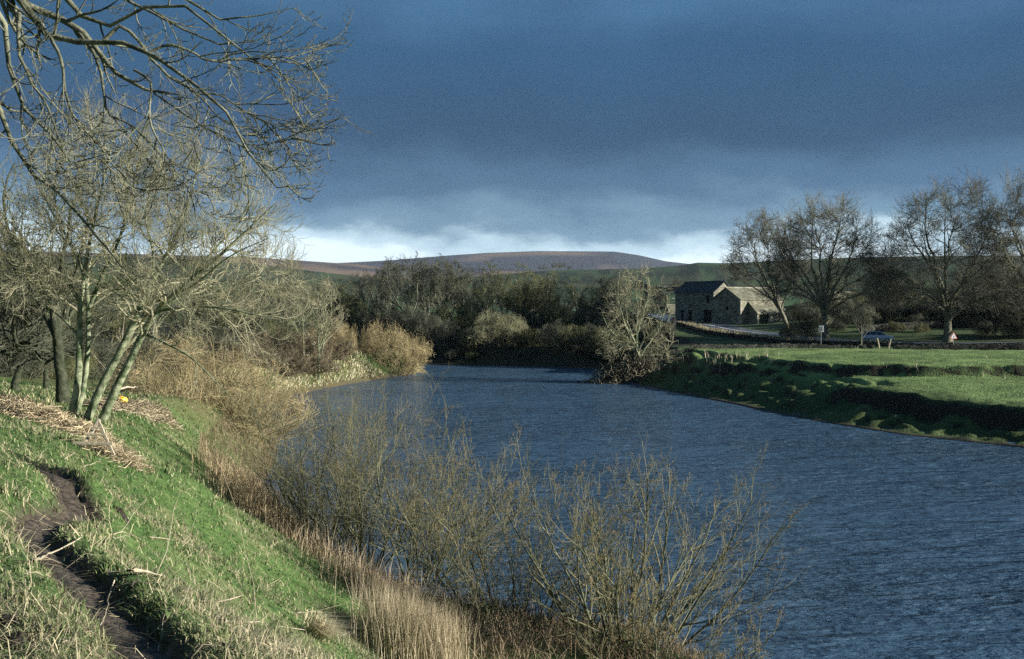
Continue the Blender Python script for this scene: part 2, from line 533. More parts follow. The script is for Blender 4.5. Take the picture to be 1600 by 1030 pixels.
def attr_mat(name, nscale=30.0, amt=0.5, rough=0.9, bump=0.0, bscale=20.0, bdist=0.03, sheen=False):
    """base colour from the mesh's own colour attribute, broken up by noise"""
    m, nt, b = new_mat(name)
    N = nt.nodes.new; L = nt.links.new
    at_ = N('ShaderNodeAttribute'); at_.attribute_name = 'Col'
    geo = N('ShaderNodeNewGeometry')
    n = N('ShaderNodeTexNoise'); n.inputs['Scale'].default_value = nscale; n.inputs['Detail'].default_value = 5; n.inputs['Roughness'].default_value = 0.65
    L(geo.outputs['Position'], n.inputs['Vector'])
    mr = N('ShaderNodeMapRange'); mr.inputs['From Min'].default_value = 0.3; mr.inputs['From Max'].default_value = 0.7
    mr.inputs['To Min'].default_value = 1 - amt; mr.inputs['To Max'].default_value = 1 + amt
    L(n.outputs['Fac'], mr.inputs['Value'])
    v = N('ShaderNodeVectorMath'); v.operation = 'SCALE'
    L(at_.outputs['Color'], v.inputs[0]); L(mr.outputs[0], v.inputs['Scale'])
    L(v.outputs[0], b.inputs['Base Color'])
    b.inputs['Roughness'].default_value = rough; b.inputs['Specular IOR Level'].default_value = 0.15
    if bump:
        n2 = N('ShaderNodeTexNoise'); n2.inputs['Scale'].default_value = bscale; n2.inputs['Detail'].default_value = 6
        L(geo.outputs['Position'], n2.inputs['Vector'])
        bp = N('ShaderNodeBump'); bp.inputs['Strength'].default_value = bump; bp.inputs['Distance'].default_value = bdist
        L(n2.outputs['Fac'], bp.inputs['Height']); L(bp.outputs[0], b.inputs['Normal'])
    return m

M_GROUND = attr_mat('ground_turf', 9.0, 0.35, bump=0.6, bscale=7.0, bdist=0.12)
M_BLADE = attr_mat('grass_blades', 2.0, 0.25)
M_STRAW = attr_mat('dead_grass', 3.0, 0.25)
M_BARK_PALE = noise_mat('bark_pale_green', (0.075, 0.105, 0.050), (0.31, 0.33, 0.21), 5.0, 5, bump=0.5, bscale=22, lo=0.38, hi=0.62)
M_BARK_ASH = noise_mat('bark_ash_grey', (0.045, 0.052, 0.032), (0.23, 0.23, 0.16), 7.0, 5, bump=0.4, bscale=30)
M_TWIG_BUFF = noise_mat('twigs_buff', (0.15, 0.15, 0.088), (0.40, 0.375, 0.25), 1.5, 3)
M_BARK_GREY = noise_mat('bark_grey', (0.075, 0.078, 0.052), (0.25, 0.24, 0.17), 3.0, 5, bump=0.5, bscale=12)
M_TWIG_GREY = noise_mat('twigs_grey', (0.085, 0.085, 0.060), (0.235, 0.225, 0.165), 0.5, 3)
M_TWIG_DARK = noise_mat('twigs_dark', (0.050, 0.057, 0.039), (0.145, 0.150, 0.102), 0.4, 3)  # dark tone stands in for cloud shade over the wood
M_TWIG_OLIVE = noise_mat('twigs_olive', (0.07, 0.082, 0.036), (0.18, 0.175, 0.085), 0.5, 3)
M_TWIG_TAN = noise_mat('twigs_tan', (0.24, 0.20, 0.105), (0.50, 0.41, 0.23), 0.8, 3)
M_TWIG_SALLOW = noise_mat('twigs_sallow', (0.10, 0.11, 0.062), (0.27, 0.25, 0.15), 1.6, 3)
M_BUD = noise_mat('sallow_buds', (0.20, 0.13, 0.05), (0.38, 0.24, 0.10), 2.0, 2)
M_BARK_SALLOW = noise_mat('bark_sallow', (0.035, 0.048, 0.026), (0.17, 0.175, 0.115), 5.0, 4, bump=0.3, bscale=30)
M_STICK = noise_mat('weathered_stick', (0.30, 0.25, 0.17), (0.58, 0.50, 0.38), 9.0, 4, stretch=(1, 1, 1))
M_STICK_DARK = noise_mat('dark_stick', (0.05, 0.045, 0.035), (0.16, 0.14, 0.11), 9.0, 4)
M_WOOD = noise_mat('bleached_timber', (0.36, 0.30, 0.21), (0.60, 0.52, 0.40), 6.0, 5, bump=0.3, stretch=(6, 6, 1))
M_MUD = noise_mat('trodden_mud', (0.030, 0.024, 0.018), (0.115, 0.092, 0.070), 11.0, 7, rough=0.7, bump=0.9, bscale=26, spec=0.35)
M_EARTH = noise_mat('molehill_earth', (0.022, 0.018, 0.013), (0.055, 0.044, 0.034), 18.0, 5, bump=0.9, bscale=40)
# ---------------------------------------------------------------- ground
def grass_tone(x, y, seed=0.0):
    """albedo of the turf at a place: green, yellow-green or strawy in patches"""
    a = fbm(x / 2.3 + seed, y / 2.3, 4)[:, None]
    b = fbm(x / 0.45 + 5, y / 0.45 - seed, 3)[:, None]
    g1 = np.array((0.055, 0.110, 0.030)); g2 = np.array((0.105, 0.165, 0.052)); st = np.array((0.27, 0.24, 0.14))
    c = g1 + (g2 - g1) * np.clip(0.5 + b * 1.2, 0, 1)
    return c + (st - c) * np.clip(-0.1 + 1.1 * a + 0.5 * b, 0, 0.8)

th_list = np.concatenate([np.arange(-180, -60, 6.0), np.arange(-60, -31, 1.0), np.arange(-31, 2, 0.31), np.arange(2, 28, 0.14), np.arange(28, 60, 1.0), np.arange(60, 180.1, 6.0)])
th = np.radians(th_list)
rr = np.concatenate([np.geomspace(0.4, 3, 10, endpoint=False), np.geomspace(3, 45, 150, endpoint=False), np.geomspace(45, 60, 26, endpoint=False),
                     np.geomspace(60, 128, 215, endpoint=False), np.geomspace(128, 330, 60, endpoint=False), np.geomspace(330, 9500, 110)])
TH, RR = np.meshgrid(th, rr)
GX = (np.sin(TH) * RR); GY = (np.cos(TH) * RR)
GZ = height(GX.ravel(), GY.ravel()).reshape(GX.shape)
nr, nt_ = GX.shape
V = np.stack([GX.ravel(), GY.ravel(), GZ.ravel()], 1)
i = np.arange(nr - 1)[:, None] * nt_ + np.arange(nt_ - 1)[None, :]
Q = np.stack([i, i + nt_, i + nt_ + 1, i + 1], -1).reshape(-1, 4)[:, ::-1]
Q = Q.reshape(-1, 4)[:, ::-1][:, [0, 3, 2, 1]] if False else Q
# colours
xs, ys, zs = V[:, 0], V[:, 1], V[:, 2]
r_ = np.hypot(xs, ys)
gz_r = np.gradient(GZ, axis=0) / np.maximum(np.gradient(RR, axis=0), 1e-6)
gz_t = np.gradient(GZ, axis=1) / np.maximum(np.gradient(TH, axis=1) * RR, 1e-6)
slope = np.hypot(gz_r, gz_t).ravel()
col = grass_tone(xs, ys)
# lush pasture on the far side of the water; shade at its back painted as darker green
pasture = (xs > 9) & (ys > 40) & (r_ < 330)
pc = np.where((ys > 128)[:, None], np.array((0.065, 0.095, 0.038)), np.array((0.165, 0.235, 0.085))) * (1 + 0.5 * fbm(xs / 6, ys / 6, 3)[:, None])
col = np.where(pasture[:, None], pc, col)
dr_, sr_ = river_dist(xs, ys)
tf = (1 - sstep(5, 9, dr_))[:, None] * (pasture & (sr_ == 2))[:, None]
col = col * (1 - tf * .58)  # bank foot coloured darker to stand for the bank's shade
earth = np.array((0.040, 0.032, 0.023))
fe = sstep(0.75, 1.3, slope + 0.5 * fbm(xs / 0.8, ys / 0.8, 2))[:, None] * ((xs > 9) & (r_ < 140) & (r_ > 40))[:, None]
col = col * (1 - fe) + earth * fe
# bare mud near the water's edge and on the path
dn, sd_ = river_dist(xs, ys)
m_edge = (1 - sstep(0.1, 0.9, dn))[:, None] * (r_ < 330)[:, None]
col = col * (1 - m_edge) + np.array((0.07, 0.06, 0.04)) * m_edge
pd_, _s = path_dist(xs, ys)
mp_ = (1 - sstep(0.18, 0.34, pd_ + 0.06 * fbm(xs / 0.2, ys / 0.2, 2)))[:, None]
col = col * (1 - mp_) + np.array((0.085, 0.068, 0.052)) * mp_
# brambly waste under the trees on the near and far banks
left_waste = sstep(34, 50, ys) * (xs < 9) * (r_ < 330)
wst = np.clip(left_waste * (0.35 + 0.9 * fbm(xs / 7, ys / 7, 3)), 0, 0.85)[:, None]
col = col * (1 - wst) + np.array((0.13, 0.105, 0.055)) * wst
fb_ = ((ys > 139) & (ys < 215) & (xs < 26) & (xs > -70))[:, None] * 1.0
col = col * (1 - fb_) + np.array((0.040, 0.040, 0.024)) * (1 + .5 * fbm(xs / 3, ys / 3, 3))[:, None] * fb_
# hills: enclosed pasture low down, moor higher and farther; sun and cloud shade painted into the colours
far = sstep(300, 420, r_)[:, None]
e1 = fbm(xs / 150 + 3, ys / 260, 2)
fields = np.floor((e1 + 1) * 6) % 3
fc = np.where(fields[:, None] == 0, np.array((0.046, 0.084, 0.036)), np.where(fields[:, None] == 1, np.array((0.060, 0.072, 0.038)), np.array((0.022, 0.038, 0.022))))
bent = np.array((0.20, 0.145, 0.105)); cloud_shade = np.array((0.038, 0.044, 0.060))  # sunlit and cloud-shaded moor, painted as two tones
pm = fbm(xs / 900 + 1.7, ys / 520, 4)
moor = bent + (cloud_shade - bent) * sstep(np.where(r_ < 5000, 0.15, -0.30), np.where(r_ < 5000, 0.40, -0.05), pm)[:, None]
moor = moor * (1 + 0.25 * fbm(xs / 60, ys / 60, 3)[:, None])
mf = sstep(2500, 2900, r_)[:, None]
fc = fc * (1 + 0.5 * (1 - sstep(500, 1000, r_)))[:, None] + 0
hc = fc * (1 - mf) + moor * mf
col = col * (1 - far) + hc * far
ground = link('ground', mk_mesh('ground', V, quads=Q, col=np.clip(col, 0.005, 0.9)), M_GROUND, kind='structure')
# make sure faces look up
ground.data.update()
if ground.data.polygons[len(ground.data.polygons) // 2].normal.z < 0:
    ground.data.flip_normals()

# ---------------------------------------------------------------- river
def water_mat():
    m, nt, b = new_mat('river_water')
    N = nt.nodes.new; L = nt.links.new
    b.inputs['Base Color'].default_value = (0.060, 0.115, 0.185, 1)
    b.inputs['Roughness'].default_value = 0.16
    b.inputs['IOR'].default_value = 1.333
    b.inputs['Specular IOR Level'].default_value = 0.5
    geo = N('ShaderNodeNewGeometry')
    prev = None
    pn = N('ShaderNodeTexNoise'); pn.inputs['Scale'].default_value = 0.055; pn.inputs['Detail'].default_value = 4
    pm_ = N('ShaderNodeMapping'); pm_.inputs['Scale'].default_value = (0.7, 1.7, 1); L(geo.outputs['Position'], pm_.inputs['Vector']); L(pm_.outputs[0], pn.inputs['Vector'])
    pr = N('ShaderNodeMapRange'); pr.inputs['From Min'].default_value = 0.38; pr.inputs['From Max'].default_value = 0.62; pr.inputs['To Min'].default_value = 0.45; pr.inputs['To Max'].default_value = 1.0
    L(pn.outputs['Fac'], pr.inputs['Value'])
    for sc, st, dist, rz, det in ((0.45, (0.5, 1.6, 1), 0.34, 0.35, 3), (1.4, (0.5, 1.5, 1), 0.20, -0.2, 4), (4.5, (0.6, 1.4, 1), 0.065, 0.15, 4), (16.0, (0.8, 1.2, 1), 0.010, 0.0, 3)):
        mp = N('ShaderNodeMapping'); mp.inputs['Scale'].default_value = st; mp.inputs['Rotation'].default_value = (0, 0, rz)
        L(geo.outputs['Position'], mp.inputs['Vector'])
        n = N('ShaderNodeTexNoise'); n.inputs['Scale'].default_value = sc; n.inputs['Detail'].default_value = det
        n.inputs['Distortion'].default_value = 0.6
        L(mp.outputs[0], n.inputs['Vector'])
        bp = N('ShaderNodeBump'); bp.inputs['Strength'].default_value = 1.0; bp.inputs['Distance'].default_value = dist * 3.0; L(pr.outputs[0], bp.inputs['Strength'])
        L(n.outputs['Fac'], bp.inputs['Height'])
        if prev: L(prev.outputs[0], bp.inputs['Normal'])
        prev = bp
    L(prev.outputs[0], b.inputs['Normal'])
    return m
M_WATER = water_mat()
wv = np.array([(-95, -35, 0), (75, -35, 0), (75, 160, 0), (-95, 160, 0)], float)
link('water', mk_mesh('water', wv, quads=[[0, 1, 2, 3]], smooth=False), M_WATER, kind='structure')

# ---------------------------------------------------------------- haze
hm = bpy.data.materials.new('haze_air'); hm.use_nodes = True
hnt = hm.node_tree
hnt.nodes.clear()
ho = hnt.nodes.new('ShaderNodeOutputMaterial')
hv = hnt.nodes.new('ShaderNodeVolumePrincipled')
hv.inputs['Color'].default_value = (0.66, 0.79, 1.0, 1)
hv.inputs['Density'].default_value = 0.000028
hnt.links.new(hv.outputs[0], ho.inputs['Volume'])
g = Geo(); g.box((-9700, -9700, -2.6), (9700, 9700, 430))
HAZE = link('haze', g.mesh('haze', smooth=False), hm, kind='stuff')
M_DARKBARK = noise_mat('ivy_dark_bark', (0.02, 0.028, 0.014), (0.075, 0.08, 0.05), 5.0, 5, bump=0.9, bscale=14)
# ---------------------------------------------------------------- trees and shrubs
def add_tube_obj(name, P, R, mat, parent, sides=7, **props):
    g = Geo(); tubes(g, P[None], R[None], sides)
    return link(name, g.mesh(name), mat, parent, **props)

def crown_levels(rng, P, R, spec, env=None):
    """spec: list of dicts for grow(); returns a Geo with all levels. A level grows from the previous one (and a share from the one above)."""
    g = Geo()
    cur = (P, R); allP = [(P, R)]
    for k, s in enumerate(spec):
        s = dict(s); sides = s.pop('sides', 3); both = s.pop('both', False)
        src = cur
        if both and len(allP) > 1:
            a, b = allP[-2], allP[-1]
            m = b[0].shape[1]
            ap = np.stack([np.stack([np.interp(np.linspace(0, 1, m), np.linspace(0, 1, a[0].shape[1]), a[0][i, :, c]) for c in range(3)], 1) for i in range(len(a[0]))])
            ar = np.stack([np.interp(np.linspace(0, 1, m), np.linspace(0, 1, a[1].shape[1]), a[1][i]) for i in range(len(a[1]))])
            src = (np.concatenate([b[0], ap]), np.concatenate([b[1], ar]))
        p, r, _ = grow(rng, src[0], src[1], env=env, **s)
        tubes(g, p, r, sides)
        cur = (p, r); allP.append(cur)
    return g

def auto_tree(name, label, cat, seed, H=16.0, cw=7.0, cz=0.6, ch=0.42, trunk_r=0.38, trunk_top=0.34, nl=7, limb_ang=(18, 58), twig=(8, 7, 6), barkm=None, twigm=None,
              lean=(0, 0), wig=0.16, rmin=0.012, up=0.06, fork=2, m_limb=9):
    rng = np.random.default_rng(seed)
    root = thing(name, label, cat)
    t = np.linspace(0, 1, 9)
    th_ = H * trunk_top
    leader = H * (0.62 if fork == 1 else trunk_top)
    P = np.stack([lean[0] * t ** 1.3 * leader / H * 4 + 0.06 * rng.normal(size=9).cumsum() * t, lean[1] * t * leader / H * 4 + 0.06 * rng.normal(size=9).cumsum() * t, t * leader - 0.3], 1)
    R = trunk_r * (1 - 0.45 * t) + trunk_r * 0.7 * np.exp(-t * 9)
    if fork == 1: R = trunk_r * (1 - 0.8 * t) + trunk_r * 0.5 * np.exp(-t * 12)
    add_tube_obj('trunk', P, R, barkm, root, 9)
    c = np.array((P[-1, 0], P[-1, 1], H * cz)); e = np.array((cw, cw, H * ch))
    # limbs
    p1, r1, _ = grow(rng, P[None], R[None], nl, 0.45 if fork == 2 else 0.3, 1.0, limb_ang, 1, m_limb, wig * 0.9, [0.02, 0.04, up, up, up], 0.70, tip=0.28, tdec=0.15,
                     absL=(H - th_) * 0.99, env=(c, e))
    for k in range(len(p1)):
        add_tube_obj('limb', p1[k], r1[k], barkm, root, 6)
    a, b, d = twig
    spec = [dict(n=a, t0=0.18, t1=1.0, ang=(18, 55), lf=0.60, m=6, wig=wig, trop=[0.0, up, up], rf=0.6, tip=0.35, tdec=0.5, rmin=rmin * 2, sides=4),
            dict(n=b, t0=0.12, t1=1.0, ang=(20, 58), lf=0.55, m=5, wig=wig * 1.2, trop=[0, up, up], rf=0.6, tip=0.4, tdec=0.35, rmin=rmin * 1.4, sides=3),
            dict(n=d, t0=0.15, t1=1.0, ang=(20, 60), lf=0.62, m=3, wig=wig * 1.2, trop=up * 1.5, rf=0.65, tip=0.5, tdec=0.3, rmin=rmin, sides=3)]
    g = crown_levels(rng, p1, r1, spec, env=(c, e * 1.03))
    link('crown', g.mesh('crown'), twigm, root)
    return root

def dome_tree(name, label, cat, seed, H=18.0, cw=8.0, z0=0.22, trunk_r=0.46, trunk_top=0.22, nl=12, off=(0, 0), lean=(0, 0), n2=80, n3=420, tw=(5, 4), barkm=None, twigm=None, rmin=0.014, bow=0.35, cy=1.0):
    """a tree whose limbs curve out to fill a rounded crown evenly"""
    rng = np.random.default_rng(seed)
    root = thing(name, label, cat)
    t = np.linspace(0, 1, 9); hT = H * trunk_top
    P = np.stack([lean[0] * t ** 1.5, lean[1] * t ** 1.5, t * hT - .3], 1) + 0.03 * rng.normal(size=(9, 3)) * t[:, None]
    R = trunk_r * (1 - .35 * t) + trunk_r * .6 * np.exp(-t * 9)
    add_tube_obj('trunk', P, R, barkm, root, 9)
    c = np.array((off[0], off[1], H * z0)); e = np.array((cw, cw * cy, H * (1 - z0)))
    def env_pt(k, zmin, zmax, r0, r1):
        az = rng.uniform(0, 2 * math.pi, k); s = rng.uniform(zmin, zmax, k)
        rr_ = rng.uniform(r0 ** 3, r1 ** 3, k) ** (1 / 3)
        cs = np.sqrt(np.maximum(0, 1 - s * s))
        lum = 1 + 0.06 * np.sin(3 * az + seed) + 0.05 * np.sin(5 * az + 6 * s)
        return c + e * (rr_ * lum)[:, None] * np.stack([cs * np.cos(az), cs * np.sin(az), s], 1)
    SP, SD, SR = [P[5:]], [np.gradient(P, axis=0)[5:]], [R[5:]]
    def bez(p, d, tg, r0, r1, m, jit):
        L = np.linalg.norm(tg - p); u = np.linspace(0, 1, m)[:, None]
        d = d / max(np.linalg.norm(d), 1e-6)
        p1 = p + d * L * .38; p2 = tg - np.array((0, 0, bow * .5 * L)) - (tg - p) * .22
        Q_ = (1 - u) ** 3 * p + 3 * (1 - u) ** 2 * u * p1 + 3 * (1 - u) * u * u * p2 + u ** 3 * tg
        Q_ = Q_ + np.concatenate([np.zeros((1, 3)), rng.normal(size=(m - 1, 3)).cumsum(0) * L * jit])
        return Q_, r0 + (r1 - r0) * u[:, 0] ** .8
    limbs = []
    ga = 2.399963
    for k in range(nl):
        s_ = 0.05 + 0.92 * (k + .5) / nl
        az = k * ga + rng.uniform(-.3, .3); cs = math.sqrt(1 - s_ * s_)
        tg = c + e * .84 * np.array((cs * math.cos(az), cs * math.sin(az), s_))
        i = rng.integers(5, 9)
        d = np.gradient(P, axis=0)[i] * 1.2 + norm(tg - P[i]) * .55 * np.linalg.norm(np.gradient(P, axis=0)[i])
        q_, r_q = bez(P[i], d, tg, R[i] * (.74 if k > nl * .5 else .6), .035, 12, .010)
        add_tube_obj('limb', q_, r_q, barkm, root, 6)
        SP.append(q_[2:]); SD.append(np.gradient(q_, axis=0)[2:]); SR.append(r_q[2:])
    def attach(targets, m, rt, rk):
        A, B = [], []
        sp, sd, sr = np.concatenate(SP), norm(np.concatenate(SD)), np.concatenate(SR)
        for tg in targets:
            v = tg - sp; L = np.linalg.norm(v, axis=1)
            cosv = (v * sd).sum(1) / np.maximum(L, 1e-6)
            cost = L * (1.6 - cosv) + (cosv < .25) * 50
            i = int(np.argmin(cost))
            q_, r_q = bez(sp[i], sd[i] + .5 * v[i] / max(L[i], 1e-6), tg, min(sr[i] * .62, rk), rt, m, .022)
            A.append(q_); B.append(r_q)
        A, B = np.array(A), np.array(B)
        SP.append(A[:, 1:].reshape(-1, 3)); SD.append(np.gradient(A, axis=1)[:, 1:].reshape(-1, 3)); SR.append(B[:, 1:].ravel())
        return A, B
    g = Geo()
    A, B = attach(env_pt(n2, -.05, 1, .5, .92), 8, .022, .09); tubes(g, A, B, 5)
    A2, B2 = attach(env_pt(n3, -.08, 1, .62, .98), 6, rmin * 1.3, .04); tubes(g, A2, B2, 3)
    p, r, _ = grow(rng, A2, B2, tw[0], .2, 1.0, (15, 48), .5, 4, .14, .05, .7, tip=.6, tdec=.2, rmin=rmin * 1.1, absL=H * .085)
    tubes(g, p, r, 3)
    p2, r2, _ = grow(rng, p, r, tw[1], .2, 1.0, (15, 50), .6, 3, .14, .06, .8, tip=.6, tdec=.2, rmin=rmin, absL=H * .045)
    tubes(g, p2, r2, 3)
    link('crown', g.mesh('crown'), twigm, root)
    return root

def bush(name, label, cat, seed, rx=3.0, ry=2.5, h=3.0, stems=60, twig=(7, 5), twigm=None, stemm=None, rmin=0.008, spread=0.8, up=0.04, r0=0.03, wig=0.14, lean=(0, 0), parts=6):
    """many stems fanning out of one stool: a domed thicket"""
    rng = np.random.default_rng(seed)
    root = thing(name, label, cat)
    a = rng.uniform(0, 2 * math.pi, stems); q = np.sqrt(rng.random(stems))
    bx = np.cos(a) * q * rx * 0.45; by = np.sin(a) * q * ry * 0.45
    m = 8
    P = np.zeros((stems, m, 3)); P[:, 0] = np.stack([bx, by, np.full(stems, -0.25)], 1)
    d = norm(np.stack([np.cos(a) * q * spread * rx / h + lean[0], np.sin(a) * q * spread * ry / h + lean[1], np.ones(stems) * 0.9], 1) + 0.12 * rng.normal(size=(stems, 3)))
    L = h * 1.12 * rng.uniform(0.75, 1.1, stems)
    for k in range(1, m):
        d = norm(d + wig * 0.6 * rng.normal(size=(stems, 3)) + np.stack([np.cos(a) * 0.05 * q, np.sin(a) * 0.05 * q, np.zeros(stems)], 1))
        P[:, k] = P[:, k - 1] + d * (L / (m - 1))[:, None]
    c = np.array((lean[0] * h * 0.4, lean[1] * h * 0.4, 0.0)); e = np.array((rx, ry, h))
    qn = np.linalg.norm((P - c) / e, axis=-1, keepdims=True)
    P = np.where(qn > 0.95, c + (P - c) / np.maximum(qn, 1e-6) * 0.95, P)
    R = r0 * rng.uniform(0.6, 1.1, stems)[:, None] * np.linspace(1, 0.3, m)[None]
    n_ind = min(parts, stems)
    for k in range(n_ind):
        add_tube_obj('stem', P[k], R[k] * 1.15, stemm, root, 5)
    g = Geo(); tubes(g, P[n_ind:], R[n_ind:], 3)
    p2, r2, _ = grow(rng, P, R, twig[0], 0.1, 1.0, (12, 50), 0.45, 5, wig, [0, up, up], 0.6, tip=0.4, tdec=0.35, rmin=rmin * 1.3, env=(c, e))
    tubes(g, p2, r2, 3)
    p3, r3, _ = grow(rng, p2, r2, twig[1], 0.1, 1.0, (12, 55), 0.6, 3, wig, up, 0.7, tip=0.5, tdec=0.3, rmin=rmin, env=(c, e * 1.02))
    tubes(g, p3, r3, 3)
    link('crown', g.mesh('crown'), twigm, root)
    return root

def base_at(px, Y, sink=0.0):
    X = (px - 800) / 1700.0 * Y
    return np.array((X, Y, hz(X, Y) - sink))

def top_of(root):
    zt = 0
    for ch in root.children:
        if ch.name.startswith('crown'):
            me = ch.data
            v = np.empty(len(me.vertices) * 3, np.float32); me.vertices.foreach_get('co', v)
            zt = max(zt, float(np.percentile(v[2::3], 99.7)))
    return zt
_tops = {}

def want_h(base, ytop):
    return CAM_Z + (480 - ytop) * base[1] / 1700.0 - base[2]

def place(root, first, px, Y, ytop, href, label, group=None, rot=0.0, wscale=1.0):
    b = base_at(px, Y, 0.1)
    if id(root) not in _tops: _tops[id(root)] = top_of(root)
    s = want_h(b, ytop) / _tops[id(root)]
    sc = (s * wscale, s * wscale, s)
    if first:
        root.location = tuple(b); root.rotation_euler = (0, 0, rot); root.scale = sc; root['label'] = label
        if group: root['group'] = group
        return root
    return dup(root, b, rot, label, group, sc)

# --- three broad parkland trees beyond the pasture, and one cut by the edge of the photograph
G_BIG = 'big bare trees behind the right-hand pasture'
big_a = dome_tree('bare_tree', '', 'tree', 11, H=20, cw=8.2, z0=0.30, trunk_r=0.46, trunk_top=0.20, nl=14, n2=90, n3=560, tw=(6, 4), barkm=M_BARK_GREY, twigm=M_TWIG_GREY)
place(big_a, True, 1290, 155, 306, 20, 'broad bare tree with a forked trunk, centre of the three round-crowned trees behind the pasture', G_BIG, 0.4, 1.10)
big_b = dome_tree('bare_tree', '', 'tree', 24, H=22, cw=9.2, z0=0.26, trunk_r=0.52, trunk_top=0.20, nl=15, n2=100, n3=600, tw=(6, 4), barkm=M_BARK_GREY, twigm=M_TWIG_GREY)
place(big_b, True, 1481, 150, 280, 22, 'tallest round-crowned bare tree, standing behind the red-bordered triangular sign', G_BIG, 1.1, 1.14)
place(big_b, False, 1628, 146, 268, 22, 'big dark bare tree cut off by the right edge of the photograph', G_BIG, 2.9, 1.12)
big_c = dome_tree('bare_tree', '', 'tree', 35, H=17, cw=5.9, z0=0.46, trunk_r=0.34, trunk_top=0.30, nl=10, off=(-3.4, 0), lean=(-2.0, 0), n2=70, n3=360, barkm=M_BARK_GREY, twigm=M_TWIG_GREY)
place(big_c, True, 1232, 168, 328, 17, 'crooked bare tree leaning left beside the barn with its crown over the barn roof', G_BIG, 0.0, 1.0)

# --- the pale sunlit tree on the bank beside the river bend
pale = dome_tree('bare_tree', '', 'tree', 52, H=12, cw=4.0, z0=0.22, trunk_r=0.20, trunk_top=0.26, nl=11, off=(-.9, 0), lean=(-.7, 0), n2=50, n3=170, tw=(4, 3), barkm=M_BARK_PALE, twigm=M_TWIG_BUFF, rmin=0.013, bow=.45)
place(pale, True, 1007, 114, 414, 12, 'pale sunlit bare tree leaning over flood debris at the end of the right bank', None, 0.0, 0.98)

# --- riverside woodland beyond the bend
wood_a = auto_tree('bare_tree', '', 'tree', 61, H=13, cw=4.2, cz=0.60, ch=0.43, trunk_r=0.24, trunk_top=0.30, nl=8, limb_ang=(12, 45), twig=(8, 6, 6), barkm=M_BARK_GREY, twigm=M_TWIG_DARK, up=0.07, rmin=0.020)
wood_b = auto_tree('bare_tree', '', 'tree', 62, H=13, cw=3.4, cz=0.58, ch=0.45, trunk_r=0.22, trunk_top=0.35, nl=8, limb_ang=(10, 38), twig=(8, 6, 6), barkm=M_BARK_GREY, twigm=M_TWIG_DARK, up=0.09, rmin=0.020, fork=1)
wood_c = auto_tree('bare_tree', '', 'tree', 63, H=12, cw=4.8, cz=0.60, ch=0.42, trunk_r=0.28, trunk_top=0.25, nl=9, limb_ang=(18, 60), twig=(8, 7, 6), barkm=M_BARK_GREY, twigm=M_TWIG_OLIVE, up=0.05, rmin=0.020)
G_WOOD = 'bare trees in the shaded wood beyond the river bend'
SAME_WOOD = 'dark bare tree standing within the shaded wood that closes off the river bend'
wood = [
    ('a', 640, 168, 396, 'tall upright bare tree rising over the wood left of the river bend', 1.0),
    ('b', 692, 170, 399, 'slim straight bare tree with its top against the brown moor', 1.0),
    ('b', 612, 182, 404, SAME_WOOD, 1.0), ('a', 572, 176, 424, SAME_WOOD, 1.1), ('c', 531, 186, 436, SAME_WOOD, 1.1), ('a', 668, 190, 408, SAME_WOOD, 1.1),
    ('c', 788, 164, 410, 'round-headed bare tree catching sunlight above the tan riverside willow', 0.95),
    ('c', 838, 168, 422, 'spreading bare tree just right of the round-headed sunlit one', 1.0),
    ('a', 735, 172, 416, SAME_WOOD, 1.0), ('b', 760, 186, 424, SAME_WOOD, 1.2), ('a', 868, 176, 432, SAME_WOOD, 1.1), ('c', 902, 170, 434, SAME_WOOD, 1.1),
    ('a', 936, 162, 440, SAME_WOOD, 1.1), ('b', 958, 180, 428, SAME_WOOD, 1.2), ('c', 975, 192, 436, SAME_WOOD, 1.1), ('a', 1020, 176, 446, SAME_WOOD, 0.9),
    ('c', 815, 196, 428, SAME_WOOD, 1.2), ('a', 706, 200, 418, SAME_WOOD, 1.2), ('b', 590, 205, 424, SAME_WOOD, 1.3), ('c', 500, 200, 438, SAME_WOOD, 1.2),
]
srcs = {'a': [wood_a, 13, False], 'b': [wood_b, 13, False], 'c': [wood_c, 12, False]}
rw = random.Random(5)
for key, px, Y, yt, lab, ws in wood:
    s_ = srcs[key]
    place(s_[0], not s_[2], px, Y, yt, s_[1], lab, G_WOOD, rw.uniform(0, 6.28), ws)
    s_[2] = True

